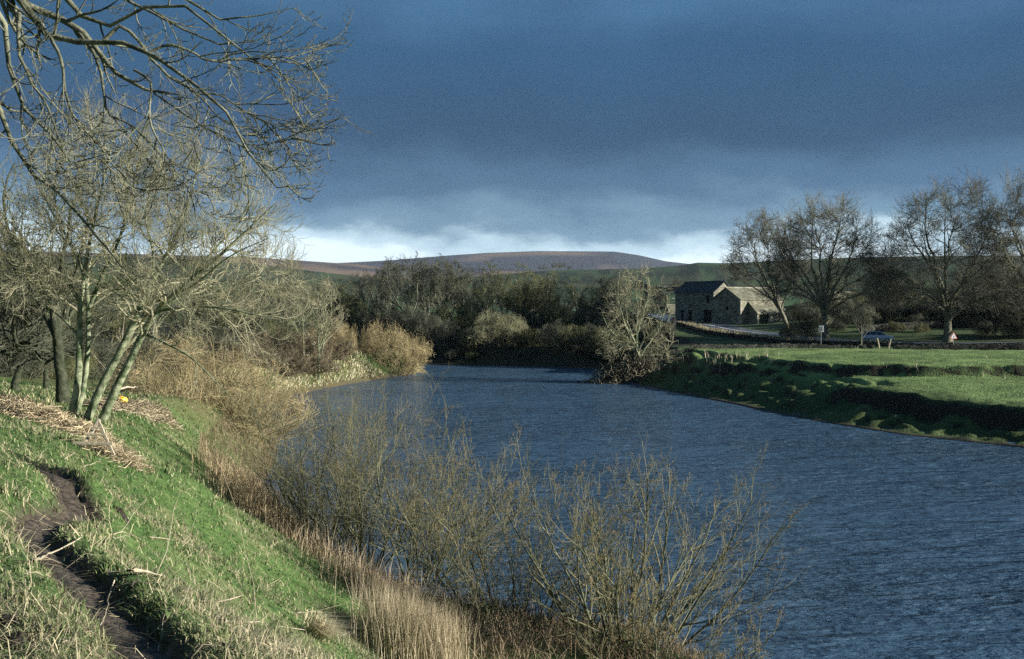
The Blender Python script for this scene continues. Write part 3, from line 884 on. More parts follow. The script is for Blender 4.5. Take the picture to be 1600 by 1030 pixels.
# --- shaded scrub along the far bank
scrub = bush('shrub', '', 'shrub', 71, rx=4.2, ry=3.4, h=4.0, stems=60, twig=(9, 7), twigm=M_TWIG_DARK, stemm=M_BARK_GREY, rmin=0.016, parts=5)
scrub2 = bush('shrub', '', 'shrub', 72, rx=4.4, ry=3.2, h=3.6, stems=60, twig=(9, 7), twigm=M_TWIG_OLIVE, stemm=M_BARK_GREY, rmin=0.016, parts=5)
G_SCRUB = 'shaded scrub along the far bank'
SAME_SCRUB = 'dark leafless scrub bush in the shaded row at the far water edge'
sl = [('d', 700, 153, 500), ('d', 668, 158, 486), ('o', 735, 150, 520), ('o', 828, 149.5, 512), ('d', 866, 147, 500), ('o', 900, 144, 508), ('d', 930, 142, 506), ('o', 958, 139, 512),
      ('d', 640, 162, 480), ('d', 600, 166, 470), ('o', 565, 172, 462), ('d', 775, 158, 482), ('d', 845, 160, 480), ('o', 890, 158, 476), ('d', 925, 156, 474), ('o', 970, 158, 478),
      ('d', 1000, 156, 486), ('d', 690, 150.5, 535), ('o', 720, 149.5, 540), ('d', 752, 149, 538), ('d', 800, 148, 538), ('o', 850, 146, 538), ('d', 880, 144.5, 535), ('d', 918, 142, 540), ('o', 650, 152, 530), ('d', 665, 149.5, 545), ('d', 705, 148.6, 546), ('o', 738, 148, 547), ('d', 770, 147.6, 546), ('o', 815, 146.4, 547), ('d', 835, 145.6, 545), ('o', 868, 144.4, 546), ('d', 905, 142.5, 545), ('d', 940, 140, 545), ('o', 715, 166, 470), ('d', 520, 176, 470), ('o', 1020, 150, 505)]
fs = {'d': False, 'o': False}
for k_, px, Y, yt in sl:
    src, h_ = (scrub, 4.0) if k_ == 'd' else (scrub2, 3.6)
    place(src, not fs[k_], px, Y, yt, h_, SAME_SCRUB, G_SCRUB, rw.uniform(0, 6.28), 0.85)
    fs[k_] = True
tanfar = bush('willow_bush', '', 'bush', 73, rx=4.4, ry=3.5, h=4.2, stems=80, twig=(9, 7), twigm=M_TWIG_SALLOW, stemm=M_BARK_SALLOW, rmin=0.014, parts=5)
place(tanfar, True, 778, 151, 487, 4.2, 'tan and green willow bush glowing among dark scrub on the far bank', None, 0.5, 0.95)

# --- sunlit bushes on the left bank
tan1 = bush('willow_bush', '', 'bush', 81, rx=7.4, ry=5.2, h=6.6, stems=160, twig=(9, 6), twigm=M_TWIG_TAN, stemm=M_BARK_SALLOW, rmin=0.0095, parts=8, spread=0.95, r0=0.035)
b_ = np.array((-16.8, 57.0, 0.2)); tan1.location = tuple(b_)
tan1['label'] = 'big rounded tan willow bush overhanging the water beyond the green slope'
tan2 = bush('willow_bush', '', 'bush', 82, rx=6.0, ry=4.6, h=5.6, stems=150, twig=(8, 7), twigm=M_TWIG_TAN, stemm=M_BARK_SALLOW, rmin=0.012, parts=6, spread=0.95, r0=0.035)
b2 = base_at(590, 124); tan2.location = (-13.9, 124.5, 0.2); tan2.scale = (0.95, 0.9, 1.12)
tan2['label'] = 'orange-tan domed willow bush on the point where the left bank ends'
dup(tan2, (-20.5, 121, 1.2), 2.0, 'tan willow bush against the pair of slender pale trees, left of the point', None, (0.8, 0.8, 1.05))

# bramble tangle and pale trees on the left bank
lit_a = auto_tree('bare_tree', '', 'tree', 91, H=10, cw=3.2, cz=0.58, ch=0.45, trunk_r=0.17, trunk_top=0.30, nl=8, limb_ang=(12, 45), twig=(8, 6, 5), barkm=M_BARK_PALE, twigm=M_TWIG_BUFF, up=0.07, rmin=0.012, fork=1)
place(lit_a, True, 498, 105, 428, 10, 'slender pale-trunked bare tree in sun on the left bank above the pale grass', None, 0.2, 0.95)
place(lit_a, False, 474, 110, 440, 10, 'dark-stemmed bare tree leaning left beside the slender pale-trunked one', None, 2.2, 1.0)
bram = bush('bramble_bush', '', 'bush', 92, rx=3.2, ry=2.6, h=2.4, stems=70, twig=(8, 6), twigm=noise_mat('bramble_brown', (0.075, 0.062, 0.040), (0.22, 0.18, 0.115), 0.9, 3), stemm=M_BARK_GREY, rmin=0.012, parts=4, wig=0.3, spread=1.2)
G_BR = 'brown bramble clumps on the left bank'
SAME_BR = 'brown leafless bramble clump in the tangle behind the pale grass bank'
for k_, (x_, y_, s_) in enumerate([(-21.5, 98, 1.2), (-24.5, 94, 1.3), (-20, 105, 1.2), (-23, 110, 1.5), (-27.5, 90, 1.2), (-20, 113, 1.3), (-26, 103, 1.5), (-31, 97, 1.4)]):
    if k_ == 0:
        bram.location = (x_, y_, hz(x_, y_) - 0.1); bram.scale = (s_,) * 3; bram['label'] = SAME_BR; bram['group'] = G_BR
    else:
        dup(bram, (x_, y_, hz(x_, y_) - 0.1), k_ * 1.3, SAME_BR, G_BR, s_)

# --- dark trees and thicket at the left, behind the multi-stemmed tree
G_LB = 'bare trees of the thicket behind the multi-stemmed tree'
SAME_LB = 'dark bare tree in the thicket glimpsed behind the multi-stemmed tree'
for k_, (key, px, Y, yt, ws) in enumerate([('a', 15, 74, 400, 1.0), ('c', 70, 82, 430, 1.0), ('a', 130, 88, 415, 1.0), ('c', 190, 92, 440, 1.1), ('b', 240, 98, 420, 1.3), ('a', 290, 104, 436, 1.2), ('c', 345, 112, 440, 1.2),
                                           ('a', 395, 126, 430, 1.2), ('b', 440, 140, 436, 1.3), ('c', -40, 70, 400, 1.0), ('c', 415, 150, 440, 1.2), ('a', 465, 165, 438, 1.2), ('b', 320, 140, 430, 1.2)]):
    s_ = srcs[key]
    place(s_[0], False, px, Y, yt, s_[1], SAME_LB, G_LB, rw.uniform(0, 6.28), ws)
SAME_LS = 'low dark scrub bush at the foot of the left-hand thicket'
for k_, (key, px, Y, h_) in enumerate([('d', 20, 62, 3.2), ('o', 90, 70, 3.0), ('d', 150, 76, 3.4), ('d', 215, 84, 3.6), ('o', 275, 90, 3.4), ('d', 330, 96, 3.6), ('d', 385, 108, 3.8), ('o', 430, 118, 4.0), ('d', 470, 128, 4.2),
                                       ('d', -60, 60, 3.2), ('d', 455, 150, 5.0), ('o', 400, 160, 5.0), ('d', 330, 120, 4.2), ('d', 505, 140, 4.0)]):
    src, hr = (scrub, 4.0) if key == 'd' else (scrub2, 3.6)
    b_ = base_at(px, Y, 0.1)
    dup(src, b_, rw.uniform(0, 6.28), SAME_LS, 'low scrub under the left-hand thicket', h_ / hr)
thorn = auto_tree('thorn_tree', 'small gnarled thorn tree with a dark forked trunk at the left edge', 'tree', 95, H=6.5, cw=3.6, cz=0.62, ch=0.42, trunk_r=0.17, trunk_top=0.2, nl=7, limb_ang=(25, 65), twig=(9, 7, 6), barkm=M_DARKBARK, twigm=M_TWIG_DARK, up=0.02, wig=0.26, rmin=0.010)
b_ = base_at(22, 38, 0.1); thorn.location = tuple(b_)
dup(thorn, base_at(68, 43, 0.1), 2.0, 'thin gnarled thorn tree right of the dark forked one near the left edge', None, 0.85)
dup(thorn, base_at(-60, 40, 0.1), 4.0, 'gnarled thorn tree mostly outside the left edge', None, 1.0)

# --- behind the pasture on the right: hedge, scrub and small trees up to the hillside
G_RB = 'dark bushes on the rise behind the big trees'
SAME_RB = 'dark leafless bush in the belt below the hillside on the right'
for k_, (key, px, Y, yt, ws) in enumerate([('d', 1335, 176, 468, 1.3), ('d', 1375, 180, 462, 1.3), ('o', 1420, 184, 458, 1.3), ('d', 1460, 176, 462, 1.3), ('d', 1510, 174, 455, 1.3), ('o', 1560, 172, 462, 1.3), ('d', 1600, 166, 455, 1.3),
                                           ('d', 1255, 186, 470, 1.2), ('d', 1585, 152, 490, 1.0), ('d', 1540, 156, 500, 1.0), ('d', 1630, 152, 480, 1.0), ('o', 1440, 162, 505, 0.9), ('d', 1262, 160, 500, 0.8), ('d', 1235, 158, 505, 0.8),
                                           ('d', 1650, 170, 450, 1.3), ('o', 1320, 205, 455, 1.4), ('d', 1400, 210, 446, 1.4), ('d', 1490, 205, 440, 1.4), ('o', 1570, 200, 436, 1.4), ('d', 1310, 166, 500, .9), ('d', 1350, 170, 494, 1.), ('o', 1400, 164, 502, .9), ('d', 1432, 170, 490, 1.), ('d', 1520, 166, 492, 1.), ('d', 1285, 172, 490, 1.)]):
    src, hr = (scrub, 4.0) if key == 'd' else (scrub2, 3.6)
    place(src, False, px, Y, yt, hr, SAME_RB, G_RB, rw.uniform(0, 6.28), ws)
SAME_RT = 'small dark bare tree in the belt below the hillside on the right'
for key, px, Y, yt, ws in [('a', 1340, 230, 440, 1.1), ('c', 1385, 236, 432, 1.1), ('a', 1430, 240, 425, 1.1), ('c', 1540, 236, 420, 1.1), ('a', 1590, 230, 415, 1.1), ('b', 1500, 246, 424, 1.3), ('c', 1640, 225, 410, 1.1), ('a', 1250, 240, 438, 1.1), ('c', 1300, 246, 432, 1.1)]:
    s_ = srcs[key]
    place(s_[0], False, px, Y, yt, s_[1], SAME_RT, 'small trees on the rise behind the big trees', rw.uniform(0, 6.28), ws)
place(wood_b, False, 1346, 137, 478, 10, "slim dark bare sapling standing in front of the parked car", None, 1.0, 1.3)
# ---------------------------------------------------------------- the multi-stemmed tree on the left bank
def guided_tree(name, label, cat, base, guides, barkm, twigm, spec, seed, trunk_first=1, names=None, m=14, sides=8, rscale=1.0):
    rng = np.random.default_rng(seed)
    root = thing(name, label, cat, base)
    Ps, Rs = [], []
    for k, gd in enumerate(guides):
        s = smooth_poly(gd, m)
        P = s[:, :3] - np.array(base); R = s[:, 3] * rscale
        P = P + np.concatenate([np.zeros((1, 3)), 0.02 * rng.normal(size=(m - 1, 3))]) * min(1.0, R[0] * 12)
        Ps.append(P); Rs.append(R)
        add_tube_obj((names[k] if names else 'stem'), P, R, barkm, root, sides)
    g = crown_levels(rng, np.array(Ps), np.array(Rs), spec)
    link('crown', g.mesh('crown'), twigm, root)
    return root

def gp(lst):
    """(column, row, distance, radius) -> points of the place"""
    return [tuple(at(px, py, Y)) + (r,) for px, py, Y, r in lst]

bs = ground_at(135, 652)
by = float(bs[1])
def q(lst, y=by):
    return gp([(a, b, y + c, r) for a, b, c, r in lst])
multi_guides = [
    q([(112, 648, 0, .14), (122, 600, 0, .12), (124, 540, .2, .105), (126, 470, .3, .09), (136, 400, .3, .065), (150, 330, .2, .045), (170, 250, .3, .028), (185, 175, .3, .012)]),
    q([(118, 650, .3, .10), (132, 600, .5, .09), (138, 520, .6, .08), (134, 440, .8, .065), (110, 380, .8, .045), (75, 320, 1.0, .03), (40, 250, 1.2, .012)]),
    q([(137, 655, 0, .15), (160, 600, 0, .13), (185, 555, 0, .115), (210, 500, -.1, .10), (232, 450, -.2, .08), (262, 395, -.3, .06), (290, 330, -.3, .04), (315, 240, -.2, .014)]),
    q([(160, 656, -.3, .15), (185, 600, -.4, .13), (205, 560, -.5, .115), (232, 505, -.7, .10), (270, 462, -1.0, .08), (320, 420, -1.3, .055), (375, 370, -1.5, .035), (430, 318, -1.6, .012)]),
    q([(140, 480, .4, .07), (160, 430, .3, .06), (182, 385, .1, .05), (200, 330, 0, .04), (215, 265, 0, .028), (232, 190, 0, .012)]),
    q([(123, 470, .3, .07), (105, 440, .2, .06), (75, 415, .0, .045), (40, 375, -.2, .03), (0, 330, -.4, .015)]),
    q([(245, 490, -.8, .06), (275, 468, -.6, .05), (320, 462, -.4, .035), (370, 445, -.2, .022), (420, 425, 0, .01)]),
    q([(250, 485, -.8, .05), (300, 480, -1.4, .04), (350, 482, -1.8, .028), (400, 492, -2.0, .018), (435, 500, -2.1, .008)]),
    q([(236, 450, -.2, .05), (240, 400, .2, .04), (228, 340, .5, .03), (240, 280, .6, .02), (262, 215, .7, .01)]),
    q([(222, 520, -.6, .05), (255, 535, -1.2, .035), (300, 560, -1.8, .025), (340, 600, -2.2, .015), (380, 640, -2.4, .007)]),
    q([(127, 530, .2, .05), (100, 500, .6, .04), (60, 470, .9, .028), (20, 455, 1.1, .015)]),
    q([(300, 435, -1.2, .045), (335, 390, -1.0, .035), (375, 345, -.8, .024), (400, 290, -.6, .01)]),
    q([(284, 455, -1.1, .04), (310, 440, -2.0, .03), (360, 400, -2.8, .02), (420, 372, -3.2, .01)]),
    q([(95, 362, .9, .035), (85, 300, .6, .028), (95, 240, .4, .018), (110, 185, .3, .009)]),
]
multi_spec = [
    dict(n=14, t0=0.18, t1=1.0, ang=(18, 60), absL=2.0, lf=0.36, m=8, wig=0.13, trop=[0, 0.05, 0.06, 0.07], rf=0.5, tip=0.3, tdec=0.35, rmin=0.011, sides=5),
    dict(n=10, t0=0.10, t1=1.0, ang=(20, 60), lf=0.52, m=5, wig=0.15, trop=[0, 0.05, 0.08], rf=0.55, tip=0.35, tdec=0.3, rmin=0.0065, sides=3),
    dict(n=8, t0=0.10, t1=1.0, ang=(20, 60), lf=0.55, m=3, wig=0.15, trop=[0, 0.08, 0.1], rf=0.6, tip=0.5, tdec=0.25, rmin=0.0045, sides=3, both=False),
]
def fan_tree(name, label, cat, base, guides, c, e, barkm, twigm, seed, n2, n3, tw, rmin, rscale, bow=.3, m=14):
    """stems that follow the given curves, carrying a crown that fills a rounded space"""
    rng = np.random.default_rng(seed)
    root = thing(name, label, cat, base)
    base = np.array(base); SP, SD, SR = [], [], []
    for gd in guides:
        s = smooth_poly(gd, m); P = s[:, :3] - base; R = s[:, 3] * rscale
        add_tube_obj('stem', P, R, barkm, root, 8)
        SP.append(P[3:]); SD.append(np.gradient(P, axis=0)[3:]); SR.append(R[3:])
    def targets(k, r0, r1):
        v = norm(rng.normal(size=(k * 5, 3))); v = v[(v[:, 2] > -.04) | ((v[:, 0] > .35) & (v[:, 2] > -.42) & (rng.random(len(v)) < .3))][:k]
        rr_ = rng.uniform(r0 ** 3, r1 ** 3, len(v)) ** (1 / 3)
        az = np.arctan2(v[:, 1], v[:, 0])
        return c - base + e * (rr_ * (1 + .06 * np.sin(3 * az + 1) + .05 * np.sin(7 * v[:, 2] + 2 * az)))[:, None] * v
    def attach(T_, mm, rt, rk):
        sp, sd, sr = np.concatenate(SP), norm(np.concatenate(SD)), np.concatenate(SR)
        A, B = [], []; u = np.linspace(0, 1, mm)[:, None]
        for tg in T_:
            v = tg - sp; L = np.linalg.norm(v, axis=1); cosv = (v * sd).sum(1) / np.maximum(L, 1e-6)
            i = int(np.argmin(L * (1.7 - cosv) + (cosv < .2) * 50)); p = sp[i]; l = L[i]
            d_ = norm(sd[i] + .55 * v[i] / max(l, 1e-6))
            p1 = p + d_ * l * .4; p2 = tg - np.array((0, 0, bow * .5 * l)) - (tg - p) * .22
            Q_ = (1 - u) ** 3 * p + 3 * (1 - u) ** 2 * u * p1 + 3 * (1 - u) * u * u * p2 + u ** 3 * tg
            A.append(Q_ + np.concatenate([np.zeros((1, 3)), rng.normal(size=(mm - 1, 3)).cumsum(0) * l * .02]))
            r0 = max(min(sr[i] * .6, rk), rt); B.append(r0 + (rt - r0) * u[:, 0] ** .8)
        A, B = np.array(A), np.array(B)
        SP.append(A[:, 1:].reshape(-1, 3)); SD.append(np.gradient(A, axis=1)[:, 1:].reshape(-1, 3)); SR.append(B[:, 1:].ravel())
        return A, B
    g = Geo()
    A, B = attach(targets(n2, .35, .9), 9, rmin * 2.2, .045); tubes(g, A, B, 5)
    A2, B2 = attach(targets(n3, .45, 1.0), 7, rmin * 1.5, .018); tubes(g, A2, B2, 4)
    p, r, _ = grow(rng, A2, B2, tw[0], .15, 1.0, (18, 50), .5, 5, .14, .12, .75, tip=.6, tdec=.2, rmin=rmin * 1.15, absL=.75)
    tubes(g, p, r, 3)
    p2, r2, _ = grow(rng, p, r, tw[1], .15, 1.0, (18, 52), .6, 3, .14, .16, .8, tip=.6, tdec=.2, rmin=rmin, absL=.38)
    tubes(g, p2, r2, 3)
    link('crown', g.mesh('crown'), twigm, root)
    return root
cc_ = at(208, 470, by); ce_ = np.array(((468 - 208) / 1700 * by, 3.6, (470 - 158) / 1700 * by))
fan_tree('multi_stemmed_tree', 'large bare multi-stemmed tree with green-tinged trunks rising from the debris line', 'tree', bs, multi_guides, cc_, ce_, M_BARK_PALE, M_TWIG_BUFF, 401, 110, 680, (5, 4), .0050, .88, bow=.5)

# thick ivy-dark trunk close behind it
ivb = base_at(99, by + 5, 0.2)
iv = auto_tree('bare_tree', 'thick dark ivy-clad trunk just left behind the multi-stemmed tree', 'tree', 402, H=8.5, cw=2.6, cz=0.62, ch=0.4, trunk_r=0.22, trunk_top=0.42, nl=6, limb_ang=(12, 45), twig=(7, 6, 5),
               barkm=M_DARKBARK, twigm=M_TWIG_OLIVE, up=0.05, rmin=0.008)
iv.location = tuple(ivb)

# ---------------------------------------------------------------- the ash tree overhead; its trunk stands outside the left edge
ot = np.array((-7.6, 8.2)); ob = np.array((ot[0], ot[1], hz(ot[0], ot[1]) - 0.1))
top = ob + np.array((0.2, 0.1, 5.6))
def og(lst, r0=0.1):
    return gp(lst)
trunk_g = [tuple(ob) + (.34,), tuple(ob + np.array((.05, 0, 1.5))) + (.27,), tuple(ob + np.array((.1, .05, 3.5))) + (.23,), tuple(top) + (.17,), tuple(top + np.array((-.3, .2, 2.5))) + (.10,), tuple(top + np.array((-.1, .2, 5.0))) + (.03,)]
tp = tuple(top) + (.09,)
over_guides = [
    trunk_g,
    [tuple(ob + np.array((.12, .05, 4.6))) + (.085,)] + og([(-90, -40, 9.2, .06), (20, 0, 9.3, .042), (78, 15, 9.3, .036), (112, 37, 9.3, .032), (150, 75, 9.2, .028), (184, 119, 9.1, .022), (235, 145, 9.0, .015), (275, 147, 9.0, .008)]),
    [tp] + og([(-100, -120, 9.0, .06), (-10, -60, 9.0, .05), (44, 17, 9.0, .036), (68, 51, 9.0, .032), (109, 66, 8.9, .028), (177, 66, 8.8, .023), (218, 78, 8.7, .021), (258, 99, 8.6, .019), (296, 129, 8.6, .016), (340, 163, 8.5, .013), (378, 224, 8.4, .011), (422, 282, 8.3, .008), (445, 303, 8.3, .006), (470, 311, 8.3, .005), (493, 287, 8.3, .003)]),
    [tp] + og([(-60, -160, 9.8, .06), (60, -60, 9.8, .04), (140, 44, 9.7, .022), (190, 36, 9.6, .02), (238, 8, 9.6, .018), (282, 3, 9.5, .016), (306, 17, 9.5, .014), (340, 51, 9.4, .012), (377, 75, 9.4, .010), (401, 105, 9.4, .008), (439, 126, 9.4, .006), (476, 122, 9.4, .005), (494, 99, 9.4, .003)]),
    og([(160, 66, 9.0, .022), (187, 41, 9.0, .019), (218, 65, 9.0, .016), (238, 95, 9.0, .014), (265, 119, 9.0, .012), (306, 146, 9.0, .009), (350, 190, 9.0, .007), (400, 205, 9.0, .005), (440, 210, 9.0, .003)]),
    [tp] + og([(-100, -80, 8.0, .05), (-30, -20, 8.2, .04), (3, 34, 8.3, .026), (15, 119, 8.3, .02), (44, 170, 8.3, .016), (65, 194, 8.3, .014), (92, 218, 8.3, .012), (112, 252, 8.2, .010), (146, 258, 8.2, .006), (170, 240, 8.2, .003)]),
    [tp] + og([(-140, 40, 8.8, .05), (-60, 110, 8.8, .035), (0, 163, 8.8, .026), (20, 204, 8.8, .022), (34, 258, 8.8, .02), (68, 275, 8.8, .017), (102, 316, 8.7, .015), (150, 370, 8.6, .012), (190, 398, 8.5, .007), (205, 420, 8.5, .004)]),
    og([(118, 45, 9.3, .02), (150, 90, 9.0, .016), (163, 150, 8.9, .013), (170, 180, 8.8, .011), (205, 195, 8.8, .009), (240, 230, 8.8, .007), (280, 280, 8.8, .005), (318, 310, 8.8, .003)]),
    og([(60, 30, 9.0, .022), (95, 90, 8.7, .016), (100, 140, 8.6, .013), (120, 190, 8.6, .011), (155, 225, 8.6, .009), (180, 262, 8.6, .007), (215, 300, 8.6, .004)]),
    og([(30, 20, 9.0, .022), (30, 80, 8.4, .015), (50, 130, 8.3, .012), (75, 165, 8.2, .010), (90, 215, 8.2, .006), (105, 245, 8.2, .003)]),
    [tp] + og([(0, -120, 10.4, .05), (100, -50, 10.4, .03), (200, 0, 10.4, .018), (260, 30, 10.3, .014), (320, 60, 10.2, .011), (380, 70, 10.2, .008), (430, 50, 10.2, .006), (455, 40, 10.2, .003)]),
    [tp] + og([(60, -160, 10.2, .05), (180, -80, 10.2, .03), (270, -20, 10.2, .018), (330, 18, 10.1, .013), (380, 30, 10.1, .009), (420, 12, 10.1, .006), (457, 8, 10.1, .003)]),
    og([(230, 85, 8.7, .016), (270, 70, 8.7, .013), (330, 95, 8.7, .010), (380, 92, 8.7, .008), (430, 90, 8.7, .006), (480, 92, 8.7, .003)]),
    og([(240, 145, 9.0, .010), (290, 180, 8.9, .008), (330, 205, 8.9, .007), (375, 225, 8.9, .006), (420, 225, 8.9, .005), (460, 215, 8.9, .004), (482, 185, 8.9, .003)]),
    og([(306, 146, 9.0, .010), (345, 150, 9.0, .008), (400, 185, 9.0, .007), (440, 195, 9.0, .005), (470, 190, 9.0, .003)]),
    og([(210, 110, 9.0, .014), (235, 130, 8.8, .011), (235, 190, 8.7, .009), (265, 250, 8.7, .006), (290, 290, 8.7, .004), (335, 308, 8.7, .003)]),
]
names = ['trunk'] + ['limb'] * (len(over_guides) - 1)
over_spec = [
    dict(n=11, t0=0.32, t1=1.0, ang=(22, 58), lf=0.22, absL=1.15, m=8, wig=0.12, trop=[-0.10, -0.08, -0.03, 0.06, 0.14, 0.18], rf=0.55, tip=0.35, tdec=0.68, rmin=0.0060, sides=4),
    dict(n=6, t0=0.15, t1=1.0, ang=(25, 60), lf=0.48, m=6, wig=0.13, trop=[-0.04, 0, 0.08, 0.16, 0.2], rf=0.6, tip=0.45, tdec=0.3, rmin=0.0042, sides=3),
    dict(n=3, t0=0.3, t1=1.0, ang=(25, 60), lf=0.36, m=4, wig=0.16, trop=[0, 0.12, 0.2], rf=0.7, tip=0.6, tdec=0.3, rmin=0.0034, sides=3),
]
guided_tree('ash_tree', 'ash tree off to the left whose drooping twiggy branches hang across the upper left sky', 'tree', ob, over_guides, M_BARK_ASH, M_BARK_ASH, over_spec, 501, names=names, m=20, sides=7, rscale=0.85)

# ---------------------------------------------------------------- sallow shrubs at the foot of the slope
def sallow(label, seed, base, H, W, n, leanx=0.0, r0=0.035, tw=(8, 6, 5), buds=True):
    rng = np.random.default_rng(seed)
    root = thing('sallow_shrub', label, 'shrub', base)
    m = 10
    a = rng.uniform(0, 2 * math.pi, n)
    fan = np.linspace(-1, 1, n) + 0.12 * rng.normal(size=n)
    P = np.zeros((n, m, 3)); P[:, 0] = np.stack([fan * 0.35, 0.3 * rng.normal(size=n), np.full(n, -0.35)], 1)
    d = norm(np.stack([fan * W / H * 1.05 + leanx, 0.35 * rng.normal(size=n), np.ones(n)], 1))
    L = H * 1.05 * rng.uniform(0.8, 1.1, n) * (1 + 0.15 * np.abs(fan))
    for k in range(1, m):
        d = norm(d + 0.09 * rng.normal(size=(n, 3)) + np.array((0, 0, 0.035)))
        P[:, k] = P[:, k - 1] + d * (L / (m - 1))[:, None]
    R = r0 * rng.uniform(0.7, 1.1, n)[:, None] * np.linspace(1, 0.22, m)[None]
    for k in range(n):
        add_tube_obj('stem', P[k], R[k], M_BARK_SALLOW, root, 6)
    g = Geo()
    p1, r1, _ = grow(rng, P, R, tw[0], 0.12, 1.0, (16, 46), 0.42, 7, 0.10, [0, 0.05, 0.07], 0.6, tip=0.35, tdec=0.45, rmin=0.008)
    tubes(g, p1, r1, 4)
    p2, r2, _ = grow(rng, np.concatenate([p1, P[:, ::1][:, np.linspace(0, m - 1, 7).astype(int)]]), np.concatenate([r1, R[:, np.linspace(0, m - 1, 7).astype(int)]]), tw[1], 0.1, 1.0, (18, 50), 0.42, 5, 0.10, [0.02, 0.08, 0.1], 0.6, tip=0.4, tdec=0.35, rmin=0.0055)
    tubes(g, p2, r2, 3)
    p3, r3, _ = grow(rng, p2, r2, tw[2], 0.1, 1.0, (18, 48), 0.55, 4, 0.10, [0.05, 0.12, 0.15], 0.7, tip=0.5, tdec=0.25, rmin=0.004)
    tubes(g, p3, r3, 3)
    link('crown', g.mesh('crown'), M_TWIG_SALLOW, root)
    if buds:
        # buds and a few dead leaves along the outer twigs
        K = len(p3); pick = rng.random(K) < 0.75
        pp = p3[pick]; kk = len(pp)
        i_ = rng.integers(1, 4, (kk, 2))
        pts = np.concatenate([pp[np.arange(kk), i_[:, 0]], pp[np.arange(kk), i_[:, 1]]])
        dirs = norm(rng.normal(size=pts.shape) * 0.5 + np.array((0, 0, 1.0)))
        ln = rng.uniform(0.012, 0.026, len(pts))[:, None]
        PP = np.stack([pts, pts + dirs * ln], 1)
        RR_ = np.stack([np.full(len(pts), 0.007), np.full(len(pts), 0.002)], 1)
        gb = Geo(); tubes(gb, PP, RR_, 3)
        link('buds', gb.mesh('buds'), M_BUD, root, kind='stuff')
    return root

def wb(px, py):
    Y = (CAM_Z - 0.1) * 1700.0 / (py - 480.0); return ((px - 800) / 1700.0 * Y, Y, 0.0)
sallow('right-hand sallow shrub with stout dark fanning stems, spreading furthest over the river', 601, wb(985, 1020), 3.9, 3.1, 17, leanx=0.08, r0=0.046, tw=(8, 5, 4))
sallow('small twiggy sallow shrub just right of the tan reed clump', 602, wb(800, 1000), 3.6, 2.2, 12, leanx=-0.05, r0=0.028, tw=(8, 6, 5))
sallow('leftmost sallow shrub with tall slim upright stems in front of the water', 603, wb(490, 880), 4.7, 1.3, 13, leanx=0.02, r0=0.034, tw=(8, 6, 5))
sallow('bushy golden-budded sallow shrub, second from the left along the bank', 604, wb(565, 890), 4.3, 2.0, 16, leanx=0.05, r0=0.034, tw=(8, 6, 4))
sallow('sallow shrub leaning right over the water in the middle of the bank', 605, wb(660, 910), 4.0, 2.6, 16, leanx=0.36, r0=0.034, tw=(8, 6, 4))
sallow('low spreading sallow shrub cut by the bottom edge of the photograph, under the widest one', 606, wb(1030, 1075), 2.0, 2.2, 11, leanx=0.45, r0=0.030, tw=(8, 5, 4))
# ---------------------------------------------------------------- stone and building materials
def stone_mat(name, ca, cb, scale=2.2, zs=2.0, rough=0.9):
    m, nt, b = new_mat(name)
    N = nt.nodes.new; L = nt.links.new
    tc = N('ShaderNodeTexCoord'); mp = N('ShaderNodeMapping'); mp.inputs['Scale'].default_value = (1, 1, zs)
    L(tc.outputs['Object'], mp.inputs['Vector'])
    v = N('ShaderNodeTexVoronoi'); v.inputs['Scale'].default_value = scale; L(mp.outputs[0], v.inputs['Vector'])
    s = N('ShaderNodeSeparateColor'); L(v.outputs['Color'], s.inputs[0])
    r = N('ShaderNodeValToRGB'); r.color_ramp.elements[0].color = (*ca, 1); r.color_ramp.elements[1].color = (*cb, 1)
    L(s.outputs[0], r.inputs[0])
    n = N('ShaderNodeTexNoise'); n.inputs['Scale'].default_value = 0.7; n.inputs['Detail'].default_value = 6; L(tc.outputs['Object'], n.inputs['Vector'])
    mr = N('ShaderNodeMapRange'); mr.inputs['From Min'].default_value = .3; mr.inputs['From Max'].default_value = .7; mr.inputs['To Min'].default_value = .6; mr.inputs['To Max'].default_value = 1.3
    L(n.outputs['Fac'], mr.inputs['Value'])
    sc = N('ShaderNodeVectorMath'); sc.operation = 'SCALE'; L(r.outputs[0], sc.inputs[0]); L(mr.outputs[0], sc.inputs['Scale'])
    L(sc.outputs[0], b.inputs['Base Color'])
    v2 = N('ShaderNodeTexVoronoi'); v2.feature = 'DISTANCE_TO_EDGE'; v2.inputs['Scale'].default_value = scale; L(mp.outputs[0], v2.inputs['Vector'])
    bp = N('ShaderNodeBump'); bp.inputs['Strength'].default_value = 0.8; bp.inputs['Distance'].default_value = 0.06
    L(v2.outputs['Distance'], bp.inputs['Height']); L(bp.outputs[0], b.inputs['Normal'])
    b.inputs['Roughness'].default_value = rough
    return m
M_STONE = stone_mat('barn_rubble_stone', (0.10, 0.10, 0.078), (0.33, 0.315, 0.235))
M_STONE_LT = stone_mat('gritstone_quoin', (0.26, 0.24, 0.19), (0.38, 0.35, 0.27), 3.0)
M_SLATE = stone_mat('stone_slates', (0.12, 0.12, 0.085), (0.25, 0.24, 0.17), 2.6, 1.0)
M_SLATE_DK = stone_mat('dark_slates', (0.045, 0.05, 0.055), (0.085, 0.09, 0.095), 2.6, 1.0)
M_DOOR = noise_mat('green_door_paint', (0.02, 0.045, 0.03), (0.035, 0.07, 0.045), 3.0, 3)
M_DARK = noise_mat('dark_interior_timber', (0.012, 0.012, 0.014), (0.03, 0.03, 0.032), 3.0, 2)
M_WALLSTONE = stone_mat('dry_stone', (0.016, 0.018, 0.015), (0.075, 0.075, 0.060), 2.5, 1.5)
